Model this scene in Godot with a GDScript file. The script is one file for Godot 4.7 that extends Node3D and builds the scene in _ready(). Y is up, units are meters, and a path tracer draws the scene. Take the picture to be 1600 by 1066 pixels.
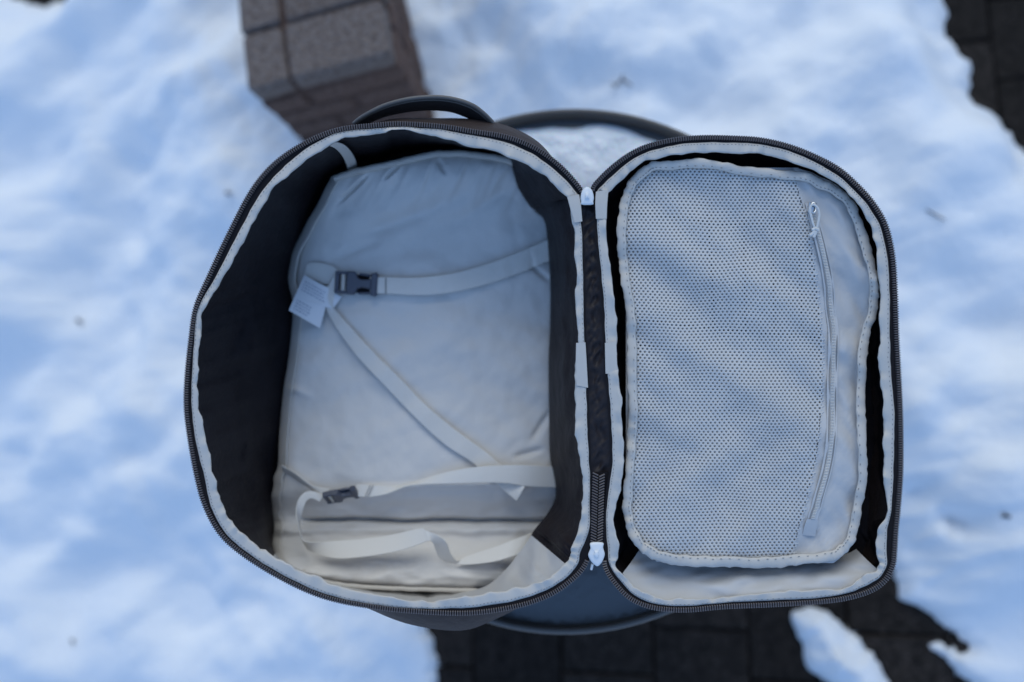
extends Node3D
# An opened travel backpack on a round metal garden table, snow on the paving below, seen from above.
# Outlines are traced in pixels of the 1600 x 1066 photograph and laid out at real depths: F is the lens in
# those pixels, D0 the distance to the plane of the bag's zip, w the depth below that plane in metres.

const F := 1244.0
const D0 := 0.813
const CAM_Y := 1.75
const NADIR := Vector2(1040, 760)

var cam_pos := Vector3(0, CAM_Y, 0)
var cam_b: Basis
var bag_t: Transform3D
var bag_inv: Transform3D
var table_y := 0.69
var M := {}
var names := {}
var bare := []
var dents := []
var lump := PackedVector2Array()
var nz := FastNoiseLite.new()
var rng := RandomNumberGenerator.new()


# ---------------------------------------------------------------- places
func ray(px: float, py: float) -> Vector3:
	return cam_b * Vector3((px - 800.0) / F, -(py - 533.0) / F, -1.0)

func ph(px: float, py: float, h: float) -> Vector3:          # the point at height h above the paving
	var r := ray(px, py)
	return cam_pos + r * ((h - cam_pos.y) / r.y)

func L(px: float, py: float, w: float) -> Vector3:           # a point of the bag, in the bag's own axes
	var s := (D0 + w) / F
	return Vector3((px - 800.0) * s, -w, (py - 533.0) * s)

func LC(px: float, py: float, w: float) -> Vector3:          # the same, never sunk into the table top
	var r := ray(px, py)
	var most := (table_y + 0.012 - cam_pos.y) / r.y - D0
	return L(px, py, minf(w, most))

func n1(x: float, seed_: float = 0.0) -> float:
	return nz.get_noise_2d(x, seed_ * 37.1 + 5.0)

func n2(x: float, y: float) -> float:
	return nz.get_noise_2d(x, y)


# ---------------------------------------------------------------- splines
func spline(rows: Array, k: int, closed: bool) -> Array:     # Catmull-Rom through rows of numbers
	var out := []
	var n := rows.size()
	var segs := n if closed else n - 1
	for i in segs:
		for j in k:
			out.append(spline_at(rows, float(i) + float(j) / k, closed))
	if not closed:
		out.append(PackedFloat32Array(rows[n - 1]))
	return out

func spline_at(rows: Array, t: float, closed: bool) -> PackedFloat32Array:
	var n := rows.size()
	var i := int(floor(t))
	var f := t - i
	var p := []
	for o in [-1, 0, 1, 2]:
		var q: int = i + o
		p.append(rows[posmod(q, n)] if closed else rows[clampi(q, 0, n - 1)])
	var r := PackedFloat32Array()
	for c in rows[0].size():
		r.append(cubic(float(p[0][c]), float(p[1][c]), float(p[2][c]), float(p[3][c]), f))
	return r

func cubic(a: float, b: float, c: float, d: float, f: float) -> float:
	return 0.5 * (2.0 * b + (c - a) * f + (2.0 * a - 5.0 * b + 4.0 * c - d) * f * f + (3.0 * b - a - 3.0 * c + d) * f * f * f)

func even(rows: Array, n: int) -> Array:                      # n + 1 rows at equal distances along an open curve (by the first two columns)
	var dense := spline(rows, 12, false)
	var acc := [0.0]
	for i in range(1, dense.size()):
		var a: PackedFloat32Array = dense[i - 1]
		var b: PackedFloat32Array = dense[i]
		acc.append(acc[i - 1] + Vector2(a[0], a[1]).distance_to(Vector2(b[0], b[1])))
	var out := []
	var k := 0
	for i in n + 1:
		var want: float = acc[-1] * i / n
		while k < acc.size() - 2 and acc[k + 1] < want:
			k += 1
		var f := clampf((want - acc[k]) / maxf(acc[k + 1] - acc[k], 1e-9), 0.0, 1.0)
		var r := PackedFloat32Array()
		for c in dense[0].size():
			r.append(lerpf(dense[k][c], dense[k + 1][c], f))
		out.append(r)
	return out


# ---------------------------------------------------------------- meshes
class MB:
	var v := PackedVector3Array()
	var nn := PackedVector3Array()
	var uv := PackedVector2Array()
	var ix := PackedInt32Array()

	func grid(rows: Array, close_rows := false, close_cols := false, us := 1.0) -> MB:
		var nr := rows.size()
		var nc: int = rows[0].size()
		var b := v.size()
		for i in nr:
			var r: PackedVector3Array = rows[i]
			for j in nc:
				v.append(r[j])
				uv.append(Vector2(float(j) / nc, float(i) / nr) * us)
		var acc := PackedVector3Array()
		acc.resize(nr * nc)
		for i in (nr if close_rows else nr - 1):
			for j in (nc if close_cols else nc - 1):
				var a := i * nc + j
				var c := i * nc + (j + 1) % nc
				var d := ((i + 1) % nr) * nc + j
				var e := ((i + 1) % nr) * nc + (j + 1) % nc
				for t: Array in [[a, c, d], [c, e, d]]:
					var p0 := v[b + t[0]]
					var nrm := (v[b + t[2]] - p0).cross(v[b + t[1]] - p0)
					for q: int in t:
						acc[q] += nrm
						ix.append(b + q)
		for q in nr * nc:
			nn.append(acc[q].normalized() if acc[q].length_squared() > 1e-20 else Vector3.UP)
		return self

	func tri(a: Vector3, b: Vector3, c: Vector3) -> void:        # flat, front seen clockwise
		var nrm := (c - a).cross(b - a).normalized()
		for p: Vector3 in [a, b, c]:
			ix.append(v.size())
			v.append(p)
			nn.append(nrm)
			uv.append(Vector2(p.x, p.z))

	func quad(a: Vector3, b: Vector3, c: Vector3, d: Vector3) -> void:
		tri(a, b, c)
		tri(a, c, d)

	func box(t: Transform3D, s: Vector3, bev := 0.0) -> MB:      # a box with its top edges chamfered when bev > 0
		var h := s * 0.5
		var lo := []
		var mi := []
		var hi := []
		for q: Vector2 in [Vector2(-1, -1), Vector2(1, -1), Vector2(1, 1), Vector2(-1, 1)]:
			lo.append(t * Vector3(q.x * h.x, -h.y, q.y * h.z))
			mi.append(t * Vector3(q.x * h.x, h.y - bev, q.y * h.z))
			hi.append(t * Vector3(q.x * (h.x - bev), h.y, q.y * (h.z - bev)))
		for i in 4:
			var j := (i + 1) % 4
			quad(lo[i], mi[i], mi[j], lo[j])
			if bev > 0.0:
				quad(mi[i], hi[i], hi[j], mi[j])
		quad(hi[0], hi[3], hi[2], hi[1])
		quad(lo[0], lo[1], lo[2], lo[3])
		return self

	func prism(poly: PackedVector2Array, y0: float, y1: float, t: Transform3D, bev := 0.0) -> MB:
		var pl := poly
		if Geometry2D.is_polygon_clockwise(pl):
			pl = pl.duplicate()
			pl.reverse()
		var top := pl
		if bev > 0.0:
			var off := Geometry2D.offset_polygon(pl, -bev, Geometry2D.JOIN_MITER)
			if off.size() == 1 and off[0].size() == pl.size():
				top = off[0]
				# match the first corner
				var best := 0
				for i in top.size():
					if top[i].distance_to(pl[0]) < top[best].distance_to(pl[0]):
						best = i
				var turned := PackedVector2Array()
				for i in top.size():
					turned.append(top[(i + best) % top.size()])
				top = turned
		var n := pl.size()
		for i in n:
			var j := (i + 1) % n
			var a := t * Vector3(pl[i].x, y0, pl[i].y)
			var b := t * Vector3(pl[j].x, y0, pl[j].y)
			var c := t * Vector3(pl[j].x, y1 - bev, pl[j].y)
			var d := t * Vector3(pl[i].x, y1 - bev, pl[i].y)
			quad(a, d, c, b)
			if bev > 0.0:
				var e := t * Vector3(top[j].x, y1, top[j].y)
				var f := t * Vector3(top[i].x, y1, top[i].y)
				quad(d, f, e, c)
		for q in [[top, y1], [pl, y0]]:
			var idx := Geometry2D.triangulate_polygon(q[0])
			for i in range(0, idx.size(), 3):
				var pts := []
				for k in 3:
					var p: Vector2 = q[0][idx[i + k]]
					pts.append(t * Vector3(p.x, q[1], p.y))
				var nrm: Vector3 = (pts[2] - pts[0]).cross(pts[1] - pts[0])
				var want: Vector3 = t.basis.y * (1.0 if q[1] == y1 else -1.0)
				if nrm.dot(want) < 0.0:
					tri(pts[0], pts[2], pts[1])
				else:
					tri(pts[0], pts[1], pts[2])
		return self

	func tube(path: PackedVector3Array, r: float, sides := 8, flat := 1.0, up := Vector3.UP, closed := false) -> MB:
		var rows := []
		var n := path.size()
		for i in n:
			var a := path[posmod(i - 1, n)] if closed else path[maxi(i - 1, 0)]
			var c := path[(i + 1) % n] if closed else path[mini(i + 1, n - 1)]
			var tn := (c - a).normalized()
			var sd := tn.cross(up)
			if sd.length() < 0.01:
				sd = tn.cross(Vector3(1, 0.01, 0.02))
			sd = sd.normalized()
			var ub := sd.cross(tn).normalized()
			var ring := PackedVector3Array()
			for j in sides:
				var g := TAU * j / sides
				ring.append(path[i] + sd * cos(g) * r + ub * sin(g) * r * flat)
			rows.append(ring)
		grid(rows, closed, true)
		if not closed:
			for e in [0, n - 1]:
				for j in sides:
					var p: Vector3 = rows[e][j]
					var q: Vector3 = rows[e][(j + 1) % sides]
					if e == 0:
						tri(path[e], p, q)
					else:
						tri(path[e], q, p)
		return self

	func mesh() -> ArrayMesh:
		var arr := []
		arr.resize(Mesh.ARRAY_MAX)
		arr[Mesh.ARRAY_VERTEX] = v
		arr[Mesh.ARRAY_NORMAL] = nn
		arr[Mesh.ARRAY_TEX_UV] = uv
		arr[Mesh.ARRAY_INDEX] = ix
		var m := ArrayMesh.new()
		m.add_surface_from_arrays(Mesh.PRIMITIVE_TRIANGLES, arr)
		return m


func put(called: String, mb: MB, mat: Material, parent: Node, label := "") -> MeshInstance3D:
	var o := MeshInstance3D.new()
	o.name = numbered(called, parent)
	o.mesh = mb.mesh()
	o.material_override = mat
	if label != "":
		o.set_meta("label", label)
	parent.add_child(o, true)
	return o

func numbered(called: String, parent: Node) -> String:
	var key := "%d/%s" % [parent.get_instance_id(), called]
	var n: int = names.get(key, 0)
	names[key] = n + 1
	return called if n == 0 else "%s_%03d" % [called, n]

func thing(called: String, label: String, category: String, group := "") -> Node3D:
	var o := Node3D.new()
	o.name = numbered(called, self)
	o.set_meta("label", label)
	o.set_meta("category", category)
	if group != "":
		o.set_meta("group", group)
	add_child(o, true)
	return o

func ribbon(e1: PackedVector3Array, e2: PackedVector3Array, th: float, mb: MB = null) -> MB:   # a band of webbing between two edges
	if mb == null:
		mb = MB.new()
	var rows := []
	var n := e1.size()
	for i in n:
		var tn := (e1[mini(i + 1, n - 1)] + e2[mini(i + 1, n - 1)] - e1[maxi(i - 1, 0)] - e2[maxi(i - 1, 0)]).normalized()
		var sd := (e2[i] - e1[i])
		var up := sd.cross(tn).normalized() * th * 0.5
		var q := sd.normalized() * th * 0.4
		rows.append(PackedVector3Array([e1[i] + up + q, e1[i].lerp(e2[i], 0.5) + up, e2[i] + up - q, e2[i], e2[i] - up - q, e1[i].lerp(e2[i], 0.5) - up, e1[i] - up + q, e1[i]]))
	mb.grid(rows, false, true)
	return mb

func strap(rows: Array, n: int, th: float, lift := 0.0) -> MB:   # rows of x1, y1, w1, x2, y2, w2
	var s := even(rows, n)
	var a := PackedVector3Array()
	var b := PackedVector3Array()
	for r: PackedFloat32Array in s:
		a.append(L(r[0], r[1], r[2] - lift))
		b.append(L(r[3], r[4], r[5] - lift))
	return ribbon(a, b, th)

func coons(top: Array, bottom: Array, left: Array, right: Array, nu: int, nv: int, depth: Callable, clamp_table := false) -> MB:
	# a sheet between four traced edges; depth(u, v, x, y) gives how far below the zip it lies
	var t := even(top, nu)
	var b := even(bottom, nu)
	var l := even(left, nv)
	var r := even(right, nv)
	var rows := []
	for j in nv + 1:
		var v := float(j) / nv
		var row := PackedVector3Array()
		for i in nu + 1:
			var u := float(i) / nu
			var p := []
			for c in 2:
				p.append((1 - v) * t[i][c] + v * b[i][c] + (1 - u) * l[j][c] + u * r[j][c] - ((1 - u) * (1 - v) * t[0][c] + u * (1 - v) * t[nu][c] + (1 - u) * v * b[0][c] + u * v * b[nu][c]))
			var w: float = depth.call(u, v, p[0], p[1])
			row.append(LC(p[0], p[1], w) if clamp_table else L(p[0], p[1], w))
		rows.append(row)
	return MB.new().grid(rows)


# ---------------------------------------------------------------- materials
func lin(r: float, g: float, b: float) -> Color:
	return Color(r, g, b).linear_to_srgb()

func noise_tex(freq: float, seed_: int, kind := FastNoiseLite.TYPE_SIMPLEX_SMOOTH, oct := 4, ramp: Gradient = null, size := 512) -> NoiseTexture2D:
	var f := FastNoiseLite.new()
	f.noise_type = kind
	f.frequency = freq
	f.seed = seed_
	f.fractal_octaves = oct
	var t := NoiseTexture2D.new()
	t.width = size
	t.height = size
	t.seamless = true
	t.noise = f
	if ramp:
		t.color_ramp = ramp
	return t

func ramp(stops: Array) -> Gradient:
	var g := Gradient.new()
	var o := PackedFloat32Array()
	var c := PackedColorArray()
	for s in stops:
		o.append(s[0])
		c.append(s[1])
	g.offsets = o
	g.colors = c
	return g

func cloth(c: Color, rough: float, tile: float, relief: float, tex: Texture2D, spec := 0.3) -> StandardMaterial3D:
	var m := StandardMaterial3D.new()
	m.albedo_color = c
	m.roughness = rough
	m.metallic_specular = spec
	m.uv1_triplanar = true
	m.uv1_scale = Vector3.ONE / tile
	m.heightmap_enabled = true
	m.heightmap_texture = tex
	m.heightmap_scale = relief
	return m

func weave_texture() -> ImageTexture:
	var im := Image.create(128, 128, false, Image.FORMAT_L8)
	for y in 128:
		for x in 128:
			var a := absf(sin(PI * x / 8.0)) * (1.0 if (int(x / 8.0) + int(y / 8.0)) % 2 == 0 else 0.55)
			var b := absf(sin(PI * y / 8.0)) * (1.0 if (int(x / 8.0) + int(y / 8.0)) % 2 == 1 else 0.55)
			var k := clampf(maxf(a, b) * 0.85 + 0.15 * rng.randf(), 0.0, 1.0)
			im.set_pixel(x, y, Color(k, k, k))
	return ImageTexture.create_from_image(im)

func paving_texture() -> ImageTexture:                         # concrete with pale grit
	var im := Image.create(512, 512, false, Image.FORMAT_RGB8)
	var f := FastNoiseLite.new()
	f.frequency = 0.03
	f.seed = 5
	for y in 512:
		for x in 512:
			var k := 0.85 + 0.35 * f.get_noise_2d(x, y) + rng.randf_range(-0.12, 0.12)
			im.set_pixel(x, y, Color(k * 0.30, k * 0.285, k * 0.275))
	for i in 2200:
		var cx := rng.randi_range(2, 508)
		var cy := rng.randi_range(2, 508)
		var b := rng.randf_range(0.3, 0.62) if i % 7 else rng.randf_range(0.6, 0.85)
		for q in [[0, 0], [1, 0], [0, 1], [1, 1], [-1, 0], [0, -1]]:
			if rng.randf() < 0.75:
				im.set_pixel(cx + q[0], cy + q[1], Color(b, b * 0.97, b * 0.95))
	return ImageTexture.create_from_image(im)

func make_materials() -> void:
	var crinkle := noise_tex(0.012, 3, FastNoiseLite.TYPE_SIMPLEX_SMOOTH, 5)
	var fine := noise_tex(0.05, 9, FastNoiseLite.TYPE_SIMPLEX_SMOOTH, 3)
	var weave := weave_texture()
	M.beige = cloth(lin(0.58, 0.56, 0.54), 0.65, 0.16, 0.08, crinkle)
	M.panel = cloth(lin(0.745, 0.705, 0.66), 0.75, 0.22, 0.07, crinkle)
	M.tape = cloth(lin(0.67, 0.62, 0.555), 0.85, 0.016, 0.05, weave)
	M.web = cloth(lin(0.82, 0.77, 0.70), 0.65, 0.026, 0.05, weave)
	M.mesh = cloth(lin(0.65, 0.625, 0.59), 0.75, 0.03, 0.01, fine)
	M.dark = cloth(lin(0.020, 0.0170, 0.0190), 0.5, 0.30, 0.20, crinkle, 0.2)
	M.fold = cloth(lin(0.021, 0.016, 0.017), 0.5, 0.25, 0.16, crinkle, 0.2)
	M.gusset = cloth(lin(0.030, 0.025, 0.027), 0.5, 0.10, 0.0, crinkle, 0.3)
	M.outer = cloth(lin(0.040, 0.027, 0.024), 0.65, 0.10, 0.12, crinkle, 0.4)
	M.ziptape = cloth(lin(0.013, 0.011, 0.013), 0.75, 0.008, 0.02, weave)
	M.teeth = cloth(lin(0.13, 0.11, 0.108), 0.35, 0.02, 0.0, fine, 0.5)
	M.handle = cloth(lin(0.034, 0.028, 0.027), 0.6, 0.012, 0.02, weave, 0.4)
	M.slider = cloth(lin(0.80, 0.80, 0.79), 0.35, 0.02, 0.0, fine, 0.5)
	M.steel = cloth(lin(0.62, 0.62, 0.62), 0.28, 0.02, 0.0, fine, 0.6)
	M.steel.metallic = 0.9
	M.plastic = cloth(lin(0.085, 0.092, 0.12), 0.42, 0.02, 0.01, fine, 0.5)
	M.cord = cloth(lin(0.78, 0.77, 0.74), 0.8, 0.006, 0.03, weave)
	M.thread = cloth(lin(0.30, 0.285, 0.27), 0.8, 0.02, 0.0, fine)
	M.label = cloth(lin(0.82, 0.82, 0.83), 0.6, 0.03, 0.01, fine)
	M.ink = cloth(lin(0.46, 0.48, 0.54), 0.7, 0.03, 0.0, fine)
	M.seam = cloth(lin(0.16, 0.15, 0.145), 0.8, 0.02, 0.0, fine)
	M.rim = cloth(lin(0.12, 0.106, 0.094), 0.42, 0.05, 0.03, fine, 0.5)
	M.leg = cloth(lin(0.05, 0.047, 0.045), 0.5, 0.05, 0.02, fine, 0.5)
	M.twig = cloth(lin(0.10, 0.08, 0.068), 0.8, 0.02, 0.1, fine)
	# rippled patio glass, wet and rough underneath
	var ripple := noise_tex(0.03, 21, FastNoiseLite.TYPE_CELLULAR, 2)
	M.glass = cloth(lin(0.105, 0.112, 0.118), 0.3, 0.20, 0.10, ripple, 0.55)
	M.ice = cloth(lin(0.80, 0.83, 0.86), 0.35, 0.16, 0.16, ripple, 0.5)
	M.ice.subsurf_scatter_enabled = true
	M.ice.subsurf_scatter_strength = 0.3
	# snow
	M.snow = cloth(lin(0.86, 0.87, 0.88), 0.8, 0.40, 0.2, noise_tex(0.03, 31, FastNoiseLite.TYPE_SIMPLEX_SMOOTH, 5), 0.3)
	M.snow.uv1_world_triplanar = true
	# paving and brick
	var pave := paving_texture()
	M.ground = cloth(lin(0.008, 0.0075, 0.007), 0.9, 0.4, 0.3, fine)
	M.ground.uv1_world_triplanar = true
	M.pavers = []
	for k in [0.60, 0.76, 0.95]:
		var m := cloth(lin(0.42 * k, 0.37 * k, 0.34 * k), 0.75, 0.5, 0.15, fine, 0.25)
		m.albedo_texture = pave
		m.uv1_world_triplanar = true
		m.uv1_offset = Vector3(k, k * 2.0, k * 3.0)
		M.pavers.append(m)
	var stone := noise_tex(0.030, 41, FastNoiseLite.TYPE_SIMPLEX_SMOOTH, 5, ramp([[0.0, Color(0.66, 0.62, 0.60)], [0.42, Color(0.86, 0.83, 0.81)], [0.58, Color(0.95, 0.94, 0.93)], [1.0, Color(1, 1, 1)]]))
	M.bricks = []
	for c in [Vector3(0.205, 0.165, 0.145), Vector3(0.170, 0.110, 0.088), Vector3(0.235, 0.192, 0.170), Vector3(0.120, 0.075, 0.060)]:
		var m := cloth(lin(c.x, c.y, c.z), 0.85, 0.22, 0.5, noise_tex(0.03, 43, FastNoiseLite.TYPE_SIMPLEX_SMOOTH, 5), 0.35)
		m.albedo_texture = stone
		m.uv1_world_triplanar = true
		m.uv1_offset = Vector3(c.x * 50.0, c.y * 70.0, c.z * 30.0)
		M.bricks.append(m)


# ---------------------------------------------------------------- camera, sky, sun
func make_view() -> void:
	var down := Vector3(NADIR.x - 800.0, -(NADIR.y - 533.0), -F).normalized()
	var up := -down
	var x := (Vector3.RIGHT - up * up.x).normalized()
	var z := x.cross(up)
	cam_b = Basis(x, up, z).transposed()                          # world = cam_b * camera axes
	bag_t = Transform3D(Basis(cam_b.x, cam_b.z, -cam_b.y), cam_pos - cam_b.z * D0)
	bag_inv = bag_t.affine_inverse()
	var r := ray(905, 580)
	table_y = (cam_pos + r * 1.07).y

	var cam := Camera3D.new()
	cam.name = "camera"
	cam.transform = Transform3D(cam_b, cam_pos)
	cam.near = 0.05
	cam.far = 400.0
	var at := CameraAttributesPhysical.new()
	at.frustum_focal_length = 12.0 * F / 533.0
	at.frustum_focus_distance = D0
	at.frustum_near = 0.05
	at.frustum_far = 400.0
	at.exposure_aperture = 1.55
	cam.attributes = at
	cam.fov = rad_to_deg(2.0 * atan(533.0 / F))
	add_child(cam)
	cam.current = true

	var env := Environment.new()
	env.background_mode = Environment.BG_SKY
	var sm := ProceduralSkyMaterial.new()
	sm.sky_top_color = lin(0.205, 0.385, 0.76)
	sm.sky_horizon_color = lin(0.37, 0.56, 0.86)
	sm.sky_curve = 0.2
	sm.sky_energy_multiplier = 1.02
	sm.ground_horizon_color = lin(0.46, 0.55, 0.80)
	sm.ground_bottom_color = lin(0.3, 0.35, 0.5)
	env.sky = Sky.new()
	env.sky.sky_material = sm
	env.tonemap_mode = Environment.TONE_MAPPER_LINEAR
	env.tonemap_exposure = 1.06
	env.sdfgi_enabled = true
	env.ssao_enabled = true
	env.ssil_enabled = true
	var we := WorldEnvironment.new()
	we.name = "air"
	we.environment = env
	add_child(we)

	var sun := DirectionalLight3D.new()
	sun.name = "sun"
	sun.light_color = Color(0.955, 0.985, 1.0)
	sun.light_energy = 0.385
	sun.light_angular_distance = 40.0
	sun.shadow_enabled = true
	var az := deg_to_rad(6.0)
	var el := deg_to_rad(43.0)
	var to_sun := Vector3(sin(az) * cos(el), sin(el), -cos(az) * cos(el))
	sun.transform = Transform3D(Basis.looking_at(-to_sun, Vector3.UP), Vector3(0, 5, 0))
	add_child(sun)


# ---------------------------------------------------------------- ground
func polygon(px: Array, h: float) -> PackedVector2Array:
	var out := PackedVector2Array()
	for p in px:
		var q := ph(p[0], p[1], h)
		out.append(Vector2(q.x, q.z))
	return out

func poly_dist(p: Vector2, poly: PackedVector2Array) -> float:      # positive outside
	var best := 1e9
	var n := poly.size()
	for i in n:
		var c := Geometry2D.get_closest_point_to_segment(p, poly[i], poly[(i + 1) % n])
		best = minf(best, p.distance_squared_to(c))
	best = sqrt(best)
	return -best if Geometry2D.is_point_in_polygon(p, poly) else best

func build_ground() -> void:
	var g := MB.new()
	g.quad(Vector3(-150, -0.03, -150), Vector3(150, -0.03, -150), Vector3(150, -0.03, 150), Vector3(-150, -0.03, 150))
	put("ground", g, M.ground, self).set_meta("kind", "structure")

	# paving stones, where no snow hides them
	var pave := Node3D.new()
	pave.name = "pavement"
	pave.set_meta("kind", "structure")
	add_child(pave)
	var shapes := []
	for k in 3:
		rng.seed = 50 + k
		var mb := MB.new()
		mb.box(Transform3D(Basis(), Vector3(0, -0.03, 0)), Vector3(0.187, 0.06, 0.187), 0.003)
		shapes.append(mb.mesh())
	for zone in [[-0.72, 0.95, -0.45, 1.0], [0.62, 1.3, -1.35, -0.45], [-1.75, -1.15, -1.45, -1.1]]:
		var zi := int(floor(zone[2] / 0.191))
		while zi * 0.191 < zone[3]:
			var xi := int(floor(zone[0] / 0.191))
			while xi * 0.191 < zone[1]:
				var o := MeshInstance3D.new()
				o.name = numbered("paver", pave)
				o.mesh = shapes[posmod(xi * 7 + zi * 5, 3)]
				o.material_override = M.pavers[posmod(xi * 3 + zi * 11 + xi * zi, 3)]
				o.position = Vector3(xi * 0.191 + 0.06 + rng.randf_range(-1, 1) * 0.0012, rng.randf_range(-0.0025, 0.0025), zi * 0.191 + (0.095 if posmod(xi, 2) else 0.0))
				o.rotation = Vector3(rng.randf_range(-1, 1) * 0.012, rng.randf_range(-1, 1) * 0.008, rng.randf_range(-1, 1) * 0.012)
				pave.add_child(o, true)
				xi += 1
			zi += 1

	# snow: one sheet that thins out round the bare patches and runs on to the horizon
	bare = [
		polygon([[687, 1300], [686, 1066], [682, 1000], [662, 962], [640, 900], [700, 720], [900, 640], [1200, 690], [1385, 850], [1397, 917], [1414, 940], [1440, 948], [1453, 958], [1462, 971], [1468, 990], [1472, 994], [1476, 984], [1492, 994], [1511, 1014], [1508, 1022], [1488, 1010], [1456, 992], [1448, 1004], [1465, 1028], [1492, 1052], [1512, 1066], [1620, 1170], [1700, 1300]], 0.01),
		polygon([[1478, -160], [1484, 0], [1486, 45], [1499, 75], [1524, 124], [1533, 161], [1561, 184], [1588, 203], [1602, 225], [1700, 330], [1900, 400], [2000, -160]], 0.01),
		polygon([[-60, -160], [22, -40], [30, -4], [60, 5], [100, 0], [130, 3], [158, -8], [175, -60], [120, -160]], 0.01),
	]
	lump = polygon([[1247, 964], [1259, 956], [1276, 957], [1310, 974], [1330, 998], [1357, 1025], [1387, 1065], [1410, 1110], [1320, 1100], [1296, 1066], [1269, 1042], [1259, 1005], [1249, 981]], 0.02)
	for q in [[1420, 768, 0.050, 0.024], [1490, 818, 0.055, 0.022], [1470, 806, 0.040, 0.018], [170, 640, 0.03, 0.05], [60, 780, 0.03, 0.05], [240, 720, 0.025, 0.035], [330, 150, 0.03, 0.05], [1540, 520, 0.03, 0.06], [1460, 640, 0.025, 0.04], [110, 930, 0.04, 0.07], [300, 960, 0.03, 0.05]]:
		var c := ph(q[0], q[1], 0.05)
		dents.append(Vector4(c.x, c.z, q[2], q[3]))
	var n := 430
	var rows := []
	var c0 := Vector2(-0.35, -0.30)
	for j in n + 1:
		var row := PackedVector3Array()
		for i in n + 1:
			var a := Vector2(i, j) / n * 2.0 - Vector2.ONE
			var p := Vector2(warp(a.x), warp(a.y)) + c0
			var y := snow_y(p)
			row.append(Vector3(p.x, y, p.y))
		rows.append(row)
	put("snow", MB.new().grid(rows), M.snow, self).set_meta("kind", "structure")

func snow_y(p: Vector2) -> float:
	var d := 1.0
	if absf(p.x) < 3.0 and absf(p.y) < 3.0:
		var wob := Vector2(n2(p.x * 700, p.y * 700 + 40), n2(p.x * 700 + 300, p.y * 700)) * 0.011 + Vector2(n2(p.x * 2600, p.y * 2600), n2(p.x * 2600 + 90, p.y * 2600 + 50)) * 0.004
		for b in bare.size():
			d = minf(d, poly_dist(p + wob, bare[b]))
		var lm := -poly_dist(p + wob, lump)
		if lm > d:
			d = lm * 1.3 + 0.012
		if d < 0.10:
			d += (0.012 * n2(p.x * 1100 + 40, p.y * 1100) + 0.009 * n2(p.x * 2400, p.y * 2400)) * smoothstep(0.10, 0.05, d)
	var thick := 0.025 + 0.16 * smoothstep(0.60, -0.30, p.y - p.x * 0.25) - 0.09 * smoothstep(0.30, 1.0, p.x) * smoothstep(0.3, -0.5, p.y)
	var edge := smoothstep(-0.012, 0.09 + 0.9 * thick, d)
	var lie := 0.018 + edge * maxf(thick, 0.02)
	var u := p.x * 0.78 - p.y * 0.62                                  # drifts run up to the right
	var v := p.x * 0.62 + p.y * 0.78
	var bumps := 0.058 * n2(u * 130 + 70, v * 250) + 0.078 * n2(p.x * 150 + 50, p.y * 150) + 0.026 * n2(p.x * 480 + 90, p.y * 480) + 0.0055 * n2(p.x * 1100, p.y * 1100) + 0.003 * n2(p.x * 2600, p.y * 2600)
	for q: Vector4 in dents:                                          # melt hollows
		bumps -= q.z * exp(-(p - Vector2(q.x, q.y)).length_squared() / (q.w * q.w))
	return -0.075 + (maxf(lie + bumps * smoothstep(0.0, 0.14, d), 0.006) + 0.075) * smoothstep(-0.035, 0.022, d)

func on_snow(px: float, py: float) -> Vector3:
	var q := ph(px, py, 0.07)
	for k in 4:
		q = ph(px, py, snow_y(Vector2(q.x, q.z)))
	return q

func warp(a: float) -> float:
	return a * 1.55 + signf(a) * pow(absf(a), 9.0) * 120.0


func build_litter() -> void:
	# bits of twig and leaf on the snow
	var spots := [
		[125, 503, 0.016, "dark leaf scrap on the snow left of the backpack", "leaf"],
		[358, 303, 0.014, "small brown leaf scrap in the snow hollow beside the pillar's shade", "leaf"],
		[115, 1004, 0.014, "curled dark leaf scrap on blue snow at the lower left", "leaf"],
		[1572, 806, 0.015, "dark leaf scrap on smooth snow right of the lid", "leaf"],
		[1536, 96, 0.014, "leaf scrap at the edge of the bare paving, upper right", "leaf"],
	]
	for s in spots:
		var o := thing("leaf_scrap", s[3], s[4])
		var c := on_snow(s[0], s[1])
		o.position = c
		var r: float = s[2] * 0.75
		var rows := []
		for j in 5:
			var row := PackedVector3Array()
			for i in 9:
				var a := TAU * i / 9.0 + float(s[0])
				var k := r * j / 4.0 * (0.55 + 0.25 * sin(a * 2.0 + float(s[1])) + 0.12 * cos(a * 5.0))
				row.append(Vector3(cos(a) * k, 0.003 + 0.004 * sin(a * 2.0) * j / 4.0, sin(a) * k))
			rows.append(row)
		put("blade", MB.new().grid(rows, false, true), M.twig, o)
	var t := thing("twig", "small forked twig on the snow above the table", "twig")
	t.position = on_snow(974, 126)
	for q in [[[-14, 12], [-2, -2], [4, -24]], [[-2, -2], [6, 6], [14, 12]], [[-10, 8], [-20, 4]]]:
		var path := PackedVector3Array()
		for e in q:
			path.append(Vector3(e[0] * 0.0013, 0.004, e[1] * 0.0013))
		put("stem", MB.new().tube(path, 0.0016, 6), M.twig, t)
	var k := thing("twig", "thin straight stick half buried in the snow right of the lid", "twig")
	k.position = on_snow(1452, 330) - Vector3(0, 0.001, 0)
	put("stem", MB.new().tube(PackedVector3Array([Vector3(-0.026, 0.0, -0.018), Vector3(0.0, 0.002, 0.001), Vector3(0.026, 0.001, 0.020)]), 0.0013, 6), M.twig, k)


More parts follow.
